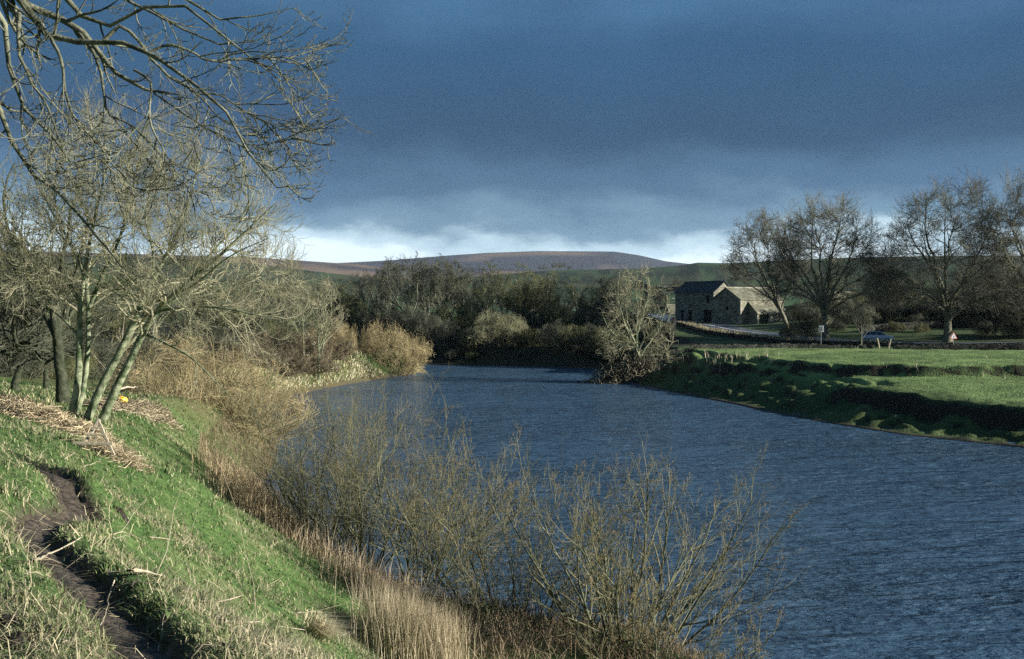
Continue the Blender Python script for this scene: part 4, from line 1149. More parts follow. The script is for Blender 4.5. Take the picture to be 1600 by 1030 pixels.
M_ROAD = noise_mat('wet_asphalt', (0.06, 0.065, 0.075), (0.10, 0.105, 0.115), 1.5, 5, rough=0.30, spec=0.6)
M_LINE = noise_mat('pale_road_strip', (0.55, 0.56, 0.58), (0.8, 0.8, 0.8), 4.0, 3)
M_WHITE = noise_mat('sign_white', (0.7, 0.71, 0.73), (0.82, 0.82, 0.82), 3.0, 2, rough=0.5)
M_RED = noise_mat('sign_red', (0.42, 0.035, 0.03), (0.5, 0.05, 0.04), 3.0, 2, rough=0.5)
M_METAL = noise_mat('grey_post', (0.22, 0.23, 0.24), (0.32, 0.32, 0.33), 5.0, 2, rough=0.5)
M_POST = noise_mat('old_post', (0.12, 0.11, 0.09), (0.30, 0.27, 0.21), 8.0, 4)

# ---------------------------------------------------------------- farm buildings
def wall_panels(g, axis, length, h, th, openings, off=0.0):
    """a wall with real openings; axis 'x' runs along x with its outer face at y=off (thickness towards +y if th>0), 'y' likewise"""
    xs_ = sorted({0, length, *[o[0] for o in openings], *[o[1] for o in openings]})
    for x0, x1 in zip(xs_[:-1], xs_[1:]):
        zs_ = [(0, h)]
        for o in openings:
            if o[0] <= x0 and o[1] >= x1:
                zs_ = [(a, b_) for (a, b_) in [(zs_[0][0], o[2])] if b_ > a] + [(a, b_) for (a, b_) in [(o[3], zs_[-1][1])] if b_ > a]
        for z0, z1 in zs_:
            z0_ = z0 - 1.2 if z0 == 0 else z0
            if axis == 'x': g.box((x0, min(off, off + th), z0_), (x1, max(off, off + th), z1))
            else: g.box((min(off, off + th), x0, z0_), (max(off, off + th), x1, z1))

def building(name, label, cat, loc, rot, L, W_, he, hr, side_open=(), far_open=(), gable_open=(), wall_m=None, roof_m=None, over=0.25, doors_m=None):
    root = thing(name, label, cat, loc, rot)
    g = Geo()
    wall_panels(g, 'x', L, he, 0.5, side_open, 0.0)
    wall_panels(g, 'x', L, he, -0.5, far_open, W_)
    g2 = Geo(); wall_panels(g2, 'y', W_ - 1.0, he, 0.5, [(a - .5, b_ - .5, c, d) for a, b_, c, d in gable_open], 0.0)
    for V_ in g2.V: V_[:, 1] += 0.5
    for V_, Q_ in zip(g2.V, g2.Q): g.add(V_, Q_ - Q_.min())
    g.box((L - .5, .5, -1.2), (L, W_ - .5, he))
    for x0 in (0.0, L - 0.5):
        g.add([(x0, 0, he), (x0 + .5, 0, he), (x0, W_, he), (x0 + .5, W_, he), (x0, W_ / 2, hr - .02), (x0 + .5, W_ / 2, hr - .02)],
              [[0, 1, 5, 4], [2, 4, 5, 3], [0, 2, 3, 1]], [[0, 4, 2], [1, 3, 5]])
    link('wall', g.mesh('wall', False), wall_m, root)
    s = (hr - he) / (W_ / 2)
    for sgn in (0, 1):
        g = Geo(); t = 0.16
        y0, y1 = (-over, W_ / 2) if sgn == 0 else (W_ + over, W_ / 2)
        z0 = he - s * over
        v = []
        for x in (-over, L + over):
            v += [(x, y0, z0 + .02), (x, y1, hr + .02), (x, y1, hr + .02 + t), (x, y0, z0 + .02 + t)]
        g.add(v, [[0, 1, 2, 3], [4, 7, 6, 5], [0, 4, 5, 1], [3, 2, 6, 7], [0, 3, 7, 4], [1, 5, 6, 2]])
        link('roof_slope', g.mesh('roof_slope', False), roof_m, root)
    g = Geo(); g.add([(-over, W_ / 2 - .2, hr + t - .08), (L + over, W_ / 2 - .2, hr + t - .08), (-over, W_ / 2 + .2, hr + t - .08), (L + over, W_ / 2 + .2, hr + t - .08), (-over, W_ / 2, hr + t + .13), (L + over, W_ / 2, hr + t + .13)],
                     [[0, 1, 5, 4], [3, 2, 4, 5], [0, 2, 3, 1]], [[0, 4, 2], [1, 3, 5]])
    link('ridge', g.mesh('ridge', False), M_STONE_LT if roof_m is M_SLATE else M_SLATE_DK, root)
    # recessed doors and shutters, lintels
    def fill(ax, o, off):
        x0, x1, z0, z1 = o
        n_ = 'door' if z0 <= 0 else 'window'
        g = Geo()
        q_ = (lambda a, b_, c, d, e_, f: g.box((a, c, e_), (b_, d, f))) if ax == 'x' else (lambda a, b_, c, d, e_, f: g.box((c, a, e_), (d, b_, f)))
        inn = 0.3 if off == 0 else -0.3
        q_(x0, x1, min(off + inn, off + inn * 1.2), max(off + inn, off + inn * 1.2), z0, z1)
        d_ = link(n_, g.mesh(n_, False), (doors_m if (doors_m and n_ == 'door') else M_DARK), root)
        g = Geo()
        q2 = (lambda a, b_, c, d, e_, f: g.box((a, c, e_), (b_, d, f))) if ax == 'x' else (lambda a, b_, c, d, e_, f: g.box((c, a, e_), (d, b_, f)))
        out = -0.03 if off == 0 else 0.03
        q2(x0 - .25, x1 + .25, min(off + out, off + out * 2), max(off + out, off + out * 2), z1 + .003, z1 + .28)
        link('lintel', g.mesh('lintel', False), M_STONE_LT, d_)
    for o in side_open: fill('x', o, 0.0)
    for o in far_open: fill('x', o, W_)
    for o in gable_open: fill('y', o, 0.0)
    return root

ROT = math.atan2(0.55, 0.835)
c1 = np.array(((1157 - 800) / 1700 * 205, 205, CAM_Z - 29 * 205 / 1700))
barn = building('stone_barn', 'right-hand stone barn with a sunlit slate roof and a green-doored lean-to', 'barn', c1, ROT, 11.5, 7.5, 4.95, 7.1,
                gable_open=[(3.2, 3.9, 2.9, 3.7)], wall_m=M_STONE, roof_m=M_SLATE)
g = Geo()
wall_panels(g, 'x', 8.0, 2.35, 0.4, [(0.5, 3.0, 0, 2.0)], -2.2)
for V_ in g.V: V_[:, 0] += 2.2
g.box((2.2, -1.8, -1.2), (2.6, -.004, 2.35)); g.box((9.8, -1.8, -1.2), (10.2, -.004, 2.35))
for x0 in (2.2, 9.8):
    g.add([(x0, -2.2, 2.35), (x0 + .4, -2.2, 2.35), (x0, -.004, 2.35), (x0 + .4, -.004, 2.35), (x0, -.004, 4.4), (x0 + .4, -.004, 4.4)], [[0, 1, 5, 4], [2, 4, 5, 3], [0, 2, 3, 1]], [[0, 4, 2], [1, 3, 5]])
lt = link('lean_to', g.mesh('lean_to', False), M_STONE, barn)
g = Geo(); v = []
for x in (1.95, 10.4):
    v += [(x, -2.5, 2.12), (x, -.01, 4.46), (x, -.01, 4.6), (x, -2.5, 2.27)]
g.add(v, [[0, 1, 2, 3], [4, 7, 6, 5], [0, 4, 5, 1], [3, 2, 6, 7], [0, 3, 7, 4], [1, 5, 6, 2]])
link('roof_slope', g.mesh('roof_slope', False), M_SLATE, lt)
for x0 in (2.72, 3.98):
    g = Geo()
    for k in range(6): g.box((x0 + k * .2, -1.95 - .012 * (k % 2), 0), (x0 + k * .2 + .19, -1.89, 1.98))
    link('door', g.mesh('door', False), M_DOOR, lt)
for k in range(9):      # alternating corner stones
    g = Geo(); w1, w2 = (.55, .3) if k % 2 else (.3, .55)
    g.box((-.03, -.03, k * .55), (w1, .0 - .003, k * .55 + .5)); g.box((-.03, -.003, k * .55), (-.003, w2, k * .55 + .5))
    link('quoin', g.mesh('quoin', False), M_STONE_LT, barn)

c2 = np.array(((1115 - 800) / 1700 * 220, 220, CAM_Z - 24.5 * 220 / 1700))
# this one's ridge runs away from the viewer: its long dark front faces left
barn2 = building('stone_barn', 'tall left-hand stone barn with a dark shaded front and three openings', 'barn',
                 c2 + np.array((0.835, 0.55, 0)) * 5.8, ROT + math.pi / 2, 11.5, 5.8, 6.2, 8.3,
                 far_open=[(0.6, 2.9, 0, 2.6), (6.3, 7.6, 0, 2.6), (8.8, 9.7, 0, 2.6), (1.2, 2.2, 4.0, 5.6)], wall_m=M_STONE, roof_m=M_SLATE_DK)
c3 = np.array(((1068 - 800) / 1700 * 250, 250, CAM_Z - 22 * 250 / 1700))
building('farm_outbuilding', 'low outbuilding with a small pale roof left of the tall barn', 'outbuilding', c3 + np.array((-3.0, 0, 0)), ROT * 0.2, 4.5, 5.0, 1.6, 3.6, wall_m=M_STONE, roof_m=M_SLATE)
c4 = base_at(1309, 232, -0.1); c4[2] = CAM_Z - 2 * 232 / 1700 - 3.2
building('farm_cottage', 'cottage gable showing pale between the trunks of the big trees', 'cottage', c4, ROT, 9.0, 6.5, 4.0, 6.6, wall_m=M_STONE_LT, roof_m=M_SLATE)
c5 = base_at(1405, 236, -0.1); c5[2] = CAM_Z - 2 * 236 / 1700 - 3.0
building('farm_cottage', 'low pale-roofed cottage glimpsed through the twigs right of the forked tree', 'cottage', c5, ROT * 0.3, 8.0, 6.0, 2.8, 5.4, wall_m=M_STONE_LT, roof_m=M_SLATE)

# ---------------------------------------------------------------- road and walls
def ribbon(pts, w, lift, off=0.0, n=90):
    s = smooth_poly([(a, b, 0) for a, b in pts], n)
    T = np.gradient(s[:, :2], axis=0); T /= np.linalg.norm(T, axis=1)[:, None]
    Nn = np.stack([T[:, 1], -T[:, 0]], 1)
    us = np.linspace(-w / 2, w / 2, 5) + off
    X = s[:, None, 0] + Nn[:, None, 0] * us; Y_ = s[:, None, 1] + Nn[:, None, 1] * us
    z = height(s[:, 0], s[:, 1])
    k = np.ones(9) / 9; z = np.convolve(np.pad(z, 4, 'edge'), k, 'valid')
    Z = np.repeat(z[:, None] + lift, 5, 1)
    V = np.stack([X.ravel(), Y_.ravel(), Z.ravel()], 1)
    i = np.arange(n - 1)[:, None] * 5 + np.arange(4)[None]
    Q = np.stack([i, i + 1, i + 6, i + 5], -1).reshape(-1, 4)
    return mk_mesh('ribbon', V, quads=Q)
ROAD = [(31, 262), (32.8, 240), (34.6, 215), (35.6, 197), (36.4, 180), (38.6, 165), (43.5, 153.5), (52, 147), (65, 144.5), (90, 143), (130, 139)]
road = link('road', ribbon(ROAD, 6.0, 0.22), M_ROAD, kind='structure')
link('road_line', ribbon(ROAD, 0.36, 0.235, 0.6), M_LINE, road)  # pale strip running along the road

def stone_wall(label, pts, h=1.1, seed=0, stone=0.42, mat=None, thick=0.5, lift=0.0, group=None):
    rng = np.random.default_rng(seed)
    pts = np.array(pts, float)
    seg = np.linalg.norm(np.diff(pts, axis=0), axis=1); tot = seg.sum()
    s = smooth_poly([(a, b, 0) for a, b in pts], max(8, int(tot / 2)))
    d_ = np.concatenate([[0], np.cumsum(np.linalg.norm(np.diff(s[:, :2], axis=0), axis=1))])
    base = np.array((pts[0, 0], pts[0, 1], hz(*pts[0])))
    root = thing('dry_stone_wall', label, 'wall', base, group=group)
    courses = max(3, int(round(h / 0.26)))
    g = Geo()
    for c in range(courses + 1):
        u = np.cumsum(stone * rng.uniform(.55, 1.5, int(d_[-1] / stone))); u = u[u < d_[-1]]
        x = np.interp(u, d_, s[:, 0]); y = np.interp(u, d_, s[:, 1])
        tx = np.interp(u + .2, d_, s[:, 0]) - np.interp(u - .2, d_, s[:, 0]); ty = np.interp(u + .2, d_, s[:, 1]) - np.interp(u - .2, d_, s[:, 1])
        tl = np.maximum(np.hypot(tx, ty), 1e-6); tx /= tl; ty /= tl
        z = height(x, y) + lift
        K = len(u); ch = h / courses
        w_ = thick * (1 - 0.35 * c / courses) * rng.uniform(.85, 1.1, K) / 2
        l_ = np.maximum(.12, np.diff(np.append(u, u[-1] + stone))) * rng.uniform(.82, 1.0, K) / 2
        z0 = z + c * ch - (0.3 if c == 0 else 0.02); z1 = z + (c + 1) * ch * 1.0 + rng.uniform(-.03, .05, K) + (0.1 * rng.random(K) if c == courses else 0)
        if c == courses: z1 = z0 + rng.uniform(.04, .20, K)
        V = np.empty((K, 8, 3))
        q = 0
        for a in (-1, 1):
            for b_ in (-1, 1):
                for zz_ in (z0, z1):
                    V[:, q, 0] = x + tx * l_ * a - ty * w_ * b_; V[:, q, 1] = y + ty * l_ * a + tx * w_ * b_; V[:, q, 2] = zz_
                    q += 1
        V += rng.uniform(-.025, .025, V.shape)
        F = np.array([[0, 1, 3, 2], [4, 6, 7, 5], [0, 4, 5, 1], [2, 3, 7, 6], [0, 2, 6, 4], [1, 5, 7, 3]])
        g.add(V.reshape(-1, 3) - base, (F[None] + np.arange(K)[:, None, None] * 8).reshape(-1, 4))
    link('stone_courses', g.mesh('stone_courses', False), mat or M_WALLSTONE, root, kind='stuff')
    return root
stone_wall('long dark dry stone wall along the far edge of the sunlit pasture', [(17, 123.5), (24, 125), (33, 127), (42.6, 127.6)], 0.38, 1)
stone_wall('dark dry stone wall continuing past the gap beside the parked car', [(44.6, 127.6), (58, 126.5), (75, 124), (100, 119), (125, 112)], 0.42, 2)
stone_wall('dry stone wall below the sloping road in front of the barns', [(30.0, 222), (30.8, 205), (30.6, 190), (31.0, 175), (32.8, 161), (36.5, 150), (42, 143.5), (52, 140.5), (66, 139.5), (90, 138)], 0.5, 3)
stone_wall('tumbled dry stone wall climbing from the pasture corner to the road', [(17.5, 126), (19, 140), (22, 158), (26, 178), (29.8, 200)], 1.5, 4, thick=0.8)
stone_wall('dry stone wall behind the big trees at the foot of the rise', [(52, 163), (62, 166), (75, 165), (95, 160)], 1.0, 5)
M_WALLFAR = noise_mat('far_wall_stone', (0.02, 0.022, 0.02), (0.06, 0.06, 0.05), 0.2, 3)
def far_wall(label, cols, r0, r1, h, seed):
    pts = []
    for k, c_ in enumerate(np.linspace(cols[0], cols[1], 7)):
        r = r0 + (r1 - r0) * k / 6; a = math.atan((c_ - 800) / 1700)
        pts.append((math.sin(a) * r, math.cos(a) * r))
    stone_wall(label, pts, h, seed, stone=3.0, mat=M_WALLFAR, thick=1.6)
far_wall('dark field wall crossing the hillside above the barns', (985, 1130), 760, 700, 2.0, 11)
far_wall('field wall near the skyline above the barn roofs', (1060, 1260), 1500, 1350, 3.0, 12)
far_wall('long field wall low on the hillside behind the barns', (1000, 1250), 540, 500, 1.6, 13)
far_wall('field wall slanting up the dark hillside left of the barns', (880, 1040), 1300, 640, 2.4, 14)
far_wall('faint field wall slanting down the ridge behind the big trees', (1180, 1420), 1600, 700, 2.6, 15)
far_wall('long level field wall high on the right-hand ridge', (1280, 1640), 1500, 1500, 3.0, 16)
far_wall('field wall dropping toward the wood below the brown moor slope', (560, 760), 1500, 900, 2.8, 17)

# posts of the gap, signs
def post(name, label, cat, x, y, h, r=0.06, lean=(0, 0), mat=None):
    z = hz(x, y)
    P = np.array([(0, 0, -.3), (lean[0] * .5, lean[1] * .5, h * .5), (lean[0], lean[1], h)])
    g = Geo(); tubes(g, P[None], np.array([[r, r, r * .9]]), 6); g.box((lean[0] - r * .8, lean[1] - r * .8, h - .02), (lean[0] + r * .8, lean[1] + r * .8, h + .01))
    o = link(name, g.mesh(name, False), mat or M_POST, None, label=label, category=cat); o.location = (x, y, z); return o
post('gate_post', 'bleached gate post leaning left at the gap in the pasture wall', 'post', 42.95, 126.9, 1.3, 0.09, (-.35, 0), M_STICK)
post('gate_post', 'bleached gate post leaning right at the gap in the pasture wall', 'post', 43.9, 126.9, 1.2, 0.09, (.30, 0), M_STICK)
def sign(name, label, px, py, Y, kind):
    p = at(px, py, Y); zg = hz(p[0], p[1])
    root = thing(name, label, 'sign', (p[0], p[1], zg), 0.12)
    h = p[2] - zg
    g = Geo(); tubes(g, np.array([[(0, .04, -.3), (0, .04, h + .2)]]), np.array([[.045, .045]]), 8); link('post', g.mesh('post'), M_METAL, root)
    if kind == 'square':
        g = Geo(); g.box((-.34, -.02, h - .4), (.34, .0, h + .4)); link('panel', g.mesh('panel', False), M_WHITE, root)
        g = Geo()
        for k in range(4): g.box((-.24, -.027, h + .26 - k * .17), (.24 - .09 * (k % 2), -.021, h + .19 - k * .17))
        link('lettering', g.mesh('lettering', False), M_DARK, root)
    else:
        def tri(s_, y0, y1, z_):
            c = np.array([(-s_ / 2, 0, z_ - s_ * .289), (s_ / 2, 0, z_ - s_ * .289), (0, 0, z_ + s_ * .577)])
            a = c + np.array((0, y0, 0)); b_ = c + np.array((0, y1, 0))
            return np.concatenate([a, b_]), [[0, 3, 4, 1], [1, 4, 5, 2], [2, 5, 3, 0]], [[0, 1, 2], [3, 5, 4]]
        g = Geo(); g.add(*tri(1.06, -.02, 0, h)); link('border', g.mesh('border', False), M_RED, root)
        g = Geo(); g.add(*tri(.80, -.03, -.022, h)); link('panel', g.mesh('panel', False), M_WHITE, root)
        g = Geo(); g.add(np.array([(-.06, -.036, h - .12), (.10, -.036, h - .12), (.02, -.036, h + .16), (-.06, -.031, h - .12), (.10, -.031, h - .12), (.02, -.031, h + .16)]), [[0, 3, 4, 1], [1, 4, 5, 2], [2, 5, 3, 0]], [[0, 1, 2], [3, 5, 4]])
        link('symbol', g.mesh('symbol', False), M_DARK, root)
sign('notice_board', 'small white rectangular notice on a post beside the forked tree trunk', 1283, 514, 139.0, 'square')
sign('warning_sign', 'red-bordered triangular road warning sign at the foot of the tallest tree', 1490, 526, 138.5, 'tri')

# ---------------------------------------------------------------- parked car
def car(label, loc, rot):
    root = thing('parked_car', label, 'car', loc, rot)
    paint = noise_mat('silver_blue_paint', (0.34, 0.42, 0.52), (0.40, 0.48, 0.58), 1.0, 2, rough=0.3, spec=0.6, metal=0.3)
    glass = noise_mat('car_glass', (0.01, 0.014, 0.02), (0.02, 0.025, 0.035), 2.0, 2, rough=0.08, spec=0.8)
    tyre = noise_mat('tyre_rubber', (0.012, 0.012, 0.013), (0.025, 0.025, 0.025), 8.0, 2)
    rim = noise_mat('wheel_rim', (0.3, 0.31, 0.32), (0.42, 0.43, 0.44), 8.0, 2, rough=0.35, metal=0.6)
    lamp = noise_mat('lamp_clear', (0.75, 0.75, 0.72), (0.85, 0.85, 0.82), 4, 2, rough=0.15, spec=0.8)
    amber = noise_mat('lamp_amber', (0.75, 0.22, 0.03), (0.85, 0.28, 0.04), 4, 2, rough=0.2)
    dark = M_DARK
    prof = [(-2.02, .38, .80), (-2.05, .62, .84), (-1.98, .86, .83), (-1.55, .93, .80), (-.4, .96, .80), (1.0, .93, .80), (1.55, .86, .80), (1.92, .76, .79), (2.02, .58, .80), (1.98, .34, .78)]
    # body: bonnet, shoulder line and tail as a loft of half sections
    g = Geo()
    low = [(x, 0.28) for x, z, w in prof]
    top = prof
    V = []
    for (x, z, w) in top:
        V += [(x, -w, .30), (x * 1.0, -w * 1.01, min(z, .55)), (x, -w * .95, z), (x, w * .95, z), (x, w * 1.01, min(z, .55)), (x, w, .30)]
    Q_ = []
    for k in range(len(top) - 1):
        for j in range(5):
            a = k * 6 + j; Q_.append([a, a + 6, a + 7, a + 1])
        Q_.append([k * 6 + 5, k * 6 + 11, k * 6 + 6, k * 6])
    Q_.append([0, 1, 4, 5]); Q_.append([1, 2, 3, 4]); e_ = (len(top) - 1) * 6
    Q_.append([e_, e_ + 5, e_ + 4, e_ + 1]); Q_.append([e_ + 1, e_ + 4, e_ + 3, e_ + 2])
    g.add(V, Q_); link('body', g.mesh('body', False), paint, root)
    # cabin glass block and roof
    g = Geo(); a = [(-1.88, .86), (-1.45, 1.36), (.35, 1.40), (1.12, .92)]
    V = [(x, -.76 + (.14 if z > 1.2 else 0), z) for x, z in a] + [(x, .76 - (.14 if z > 1.2 else 0), z) for x, z in a]
    g.add(V, [[0, 1, 2, 3], [4, 7, 6, 5], [0, 4, 5, 1], [1, 5, 6, 2], [2, 6, 7, 3]]); link('windows', g.mesh('windows', False), glass, root)
    g = Geo(); g.add([(-1.52, -.64, 1.362), (.40, -.64, 1.402), (.40, .64, 1.402), (-1.52, .64, 1.362), (-1.46, -.6, 1.42), (.32, -.6, 1.45), (.32, .6, 1.45), (-1.46, .6, 1.42)], [[0, 1, 5, 4], [1, 2, 6, 5], [2, 3, 7, 6], [3, 0, 4, 7], [4, 5, 6, 7]])
    link('roof', g.mesh('roof', False), paint, root)
    for s in (-1, 1):
        for (x0, z0, x1, z1) in ((-1.90, .87, -1.45, 1.38), (-.95, .93, -.90, 1.38), (-.05, .93, -.05, 1.40), (.36, 1.40, 1.13, .93)):
            g = Geo(); y0 = s * .775; y1 = s * .64
            tubes(g, np.array([[(x0, y0 if z0 < 1.2 else y1, z0), (x1, y0 if z1 < 1.2 else y1, z1)]]), np.array([[.04, .04]]), 4); link('pillar', g.mesh('pillar'), paint, root)
        g = Geo(); g.box((-1.0, s * .815 - .02, .5), (.9, s * .815 + .02, .56)); link('rubbing_strip', g.mesh('rubbing_strip', False), dark, root)
        g = Geo(); g.box((.85, s * .80 - (.12 if s < 0 else 0), .95), (.98, s * .80 + (.12 if s > 0 else 0), 1.06)); link('mirror', g.mesh('mirror', False), dark, root)
        for x in (-1.28, 1.25):
            def disc(r, w, y, m_, nm, par):
                g = Geo(); n = 18; an = np.arange(n) * 2 * math.pi / n
                ra, rb = [np.stack([r * np.cos(an), np.full(n, yy), r * np.sin(an)], 1) for yy in (-w / 2, w / 2)]
                V = np.concatenate([ra, rb, [[0, -w / 2, 0]], [[0, w / 2, 0]]]); k = np.arange(n); k2 = (k + 1) % n
                g.add(V, np.stack([k, k2, k2 + n, k + n], 1), np.concatenate([np.stack([k2, k, np.full(n, 2 * n)], 1), np.stack([k + n, k2 + n, np.full(n, 2 * n + 1)], 1)]))
                o = link(nm, g.mesh(nm, False), m_, par); o.location = (x if par is root else 0, y, .30 if par is root else 0); return o
            wh = disc(.30, .20, s * .74, tyre, 'wheel', root)
            disc(.19, .214, 0, rim, 'rim', wh)
        g = Geo(); g.box((1.97, s * .62 - .15, .56), (2.06, s * .62 + .15, .72)); link('headlight', g.mesh('headlight', False), lamp, root)
        g = Geo(); g.box((1.94, s * .80 - .03, .56), (2.03, s * .80 + .03, .70)); link('indicator', g.mesh('indicator', False), amber, root)
        g = Geo(); g.box((-2.08, s * .66 - .13, .60), (-2.0, s * .66 + .13, .80)); link('tail_light', g.mesh('tail_light', False), M_RED, root)
    for x in (-2.1, 1.99):
        g = Geo(); g.box((x, -.82, .34), (x + .12, .82, .50)); link('bumper', g.mesh('bumper', False), dark, root)
    g = Geo(); g.box((2.112, -.26, .38), (2.125, .26, .49)); link('number_plate', g.mesh('number_plate', False), M_WHITE, root)
cp = at(1384, 543, 139.5)
car('silver-blue hatchback parked beyond the pasture wall under the trees', (cp[0] + .6, 144.5, hz(cp[0], 144.5) + 0.45), -0.35)

# ---------------------------------------------------------------- sheep on the hillside
def sheep(label, px, py, lo, hi, rot):
    p = ground_at(px, py, lo, hi)
    g = Geo()
    P = np.array([[(-.55, 0, .58), (-.45, 0, .62), (-.2, 0, .66), (.15, 0, .65), (.42, 0, .64), (.56, 0, .72), (.66, 0, .86), (.76, 0, .86), (.92, 0, .76)]])
    R = np.array([[.08, .22, .29, .30, .26, .16, .13, .11, .05]])
    tubes(g, P, R, 10)
    for x in (-.32, .34):
        for s in (-.12, .12):
            tubes(g, np.array([[(x, s, .5), (x + .02, s, .25), (x, s, 0)]]), np.array([[.07, .035, .04]]), 5)
    m = noise_mat('fleece', (0.55, 0.53, 0.47), (0.72, 0.70, 0.64), 6, 3)
    o = link('sheep', g.mesh('sheep'), m, None, label=label, category='sheep', group='sheep grazing on the hillside')
    o.location = tuple(p); o.rotation_euler = (0, 0, rot); o.scale = (1.3,) * 3
sheep('white sheep grazing side-on, left of the tall barn on the slope', 1051, 469, 280, 700, 0.1)
sheep('small white sheep higher up the slope near the barn gable', 1066, 465, 280, 700, 2.6)

# ---------------------------------------------------------------- distant trees on the hills
SAME_FT = 'tiny dark tree in the clump standing on the ridge below the moor'
for k, (px, r, s) in enumerate([(866, 1880, 1.25), (872, 1900, 1.5), (880, 1870, 1.2), (852, 1890, 0.9), (843, 1880, 0.8), (888, 1900, 0.9)]):
    a = math.atan((px - 800) / 1700); x, y = math.sin(a) * r, math.cos(a) * r
    dup((wood_a, wood_c)[k % 2], (x, y, hz(x, y) - 0.5), k * 1.1, SAME_FT, 'tree clump on the ridge below the moor', (s * 1.2, s * 1.2, s))
SAME_FH = 'small dark hillside tree standing along the field wall above the barns'
for k, (px, r, s) in enumerate([(1048, 742, .7), (1056, 736, .8), (1064, 733, .6), (1126, 640, .9), (1140, 900, .9), (1160, 880, 1.0), (1000, 745, .7), (1190, 520, .8), (1210, 515, .9), (1030, 520, .6)]):
    a = math.atan((px - 800) / 1700); x, y = math.sin(a) * r, math.cos(a) * r
    dup((wood_c, wood_a)[k % 2], (x, y, hz(x, y) - 0.5), k * 1.7, SAME_FH, 'hillside trees above the barns', s)
# ---------------------------------------------------------------- grass
def blades(name, x, y, h, w, col, mat, lean=0.45, segs=2, drift=(0, 0), seed=0, zoff=-0.01, curl=0.6, **props):
    rng = np.random.default_rng(seed)
    n = len(x); z = height(x, y) + zoff
    a = rng.uniform(0, 2 * math.pi, n)
    side = np.stack([np.cos(a), np.sin(a), np.zeros(n)], 1) * (w / 2)[:, None]
    ld = np.stack([np.cos(a + 1.57 + rng.normal(0, .5, n)) + drift[0], np.sin(a + 1.57 + rng.normal(0, .5, n)) + drift[1], np.zeros(n)], 1)
    le = np.asarray(lean) * rng.uniform(0.2, 1.5, n)
    up = np.array((0, 0, 1.0))
    base = np.stack([x, y, z], 1)
    d0 = norm(up + ld * (le * 0.5)[:, None]); d1 = norm(up * (1 - curl * 0.5) + ld * (le * (1 + curl))[:, None])
    mid = base + d0 * (h * .5)[:, None]; tip = mid + d1 * (h * .55)[:, None]
    V = np.stack([base - side, base + side, mid - side * .75, mid + side * .75, tip], 1).reshape(-1, 3)
    i = np.arange(n)[:, None] * 5
    Q = i + np.array([[0, 1, 3, 2]]); T = i + np.array([[2, 3, 4]])
    C = np.repeat(col, 5, 0)
    return link(name, mk_mesh(name, V, quads=Q, tris=T, col=np.clip(C, .004, .95), smooth=False), mat, None, kind='stuff', **props)

rng = np.random.default_rng(77)
def polar(n, a0, a1, r0, r1, p=1.0):
    th = np.radians(rng.uniform(a0, a1, n)); r = r0 * (r1 / r0) ** (rng.random(n) ** p)
    return np.sin(th) * r, np.cos(th) * r, r

x, y, r = polar(190000, -28.5, 9, 4.6, 60)
d_, s_ = river_dist(x, y); pd, _ = path_dist(x, y)
clump = fbm(x / 0.30, y / 0.30, 2)
worn = 0.145 + 0.10 * fbm(x / 0.25, y / 0.25, 2)
keep = (d_ > 0.9) & (s_ == 0) & (pd > worn) & (rng.random(len(x)) < 0.72 + 0.7 * clump)
x, y, r, clump = x[keep], y[keep], r[keep], clump[keep]
patch = fbm(x / 2.3, y / 2.3, 4)
tuft = sstep(0.18, 0.5, fbm(x / 0.55 + 7, y / 0.55, 2))
h = (1 + 1.5 * tuft) * (0.036 + 0.034 * np.clip(0.5 + clump, 0, 1.2)) * (1 + r / 32) * rng.uniform(.6, 1.3, len(x)) * (1 + 0.5 * np.clip(patch, -.5, .8))
w = 0.0035 + 0.00072 * r
base_c = grass_tone(x, y)
jit = rng.uniform(.72, 1.3, (len(x), 1))
dead = rng.random(len(x)) < 0.20 + 0.34 * np.clip(patch + 0.15, 0, 1) + 0.15 * tuft
lush = np.array((0.100, 0.146, 0.062)) * rng.uniform(.7, 1.35, (len(x), 1)) + np.array((0.03, 0.02, 0.0)) * rng.random((len(x), 1))
cc = np.where(dead[:, None], np.array((0.34, 0.31, 0.19)) * rng.uniform(.6, 1.25, (len(x), 1)), 0.25 * base_c * jit + 0.75 * lush)
blades('grass', x, y, h, w, cc, M_BLADE, lean=0.95, curl=1.0, seed=1)

# dead straw lying in the turf
x, y, r = polar(26000, -28.5, 6, 4.8, 40)
d_, s_ = river_dist(x, y); pd, _ = path_dist(x, y)
pt = fbm(x / 1.6 + 3, y / 1.6, 3)
keep = (d_ > 1.0) & (s_ == 0) & ((pd > 0.26) | (rng.random(len(x)) < 0.08)) & (rng.random(len(x)) < 0.50 + 1.6 * pt)
x, y, r = x[keep], y[keep], r[keep]
n = len(x)
cc = np.array((0.44, 0.385, 0.25)) * rng.uniform(.55, 1.2, (n, 1))
blades('dry_grass', x, y, rng.uniform(.08, .30, n), 0.0028 + 0.00042 * r, cc, M_STRAW, lean=5.5, curl=1.1, drift=(0.6, -0.2), seed=2, zoff=.025)

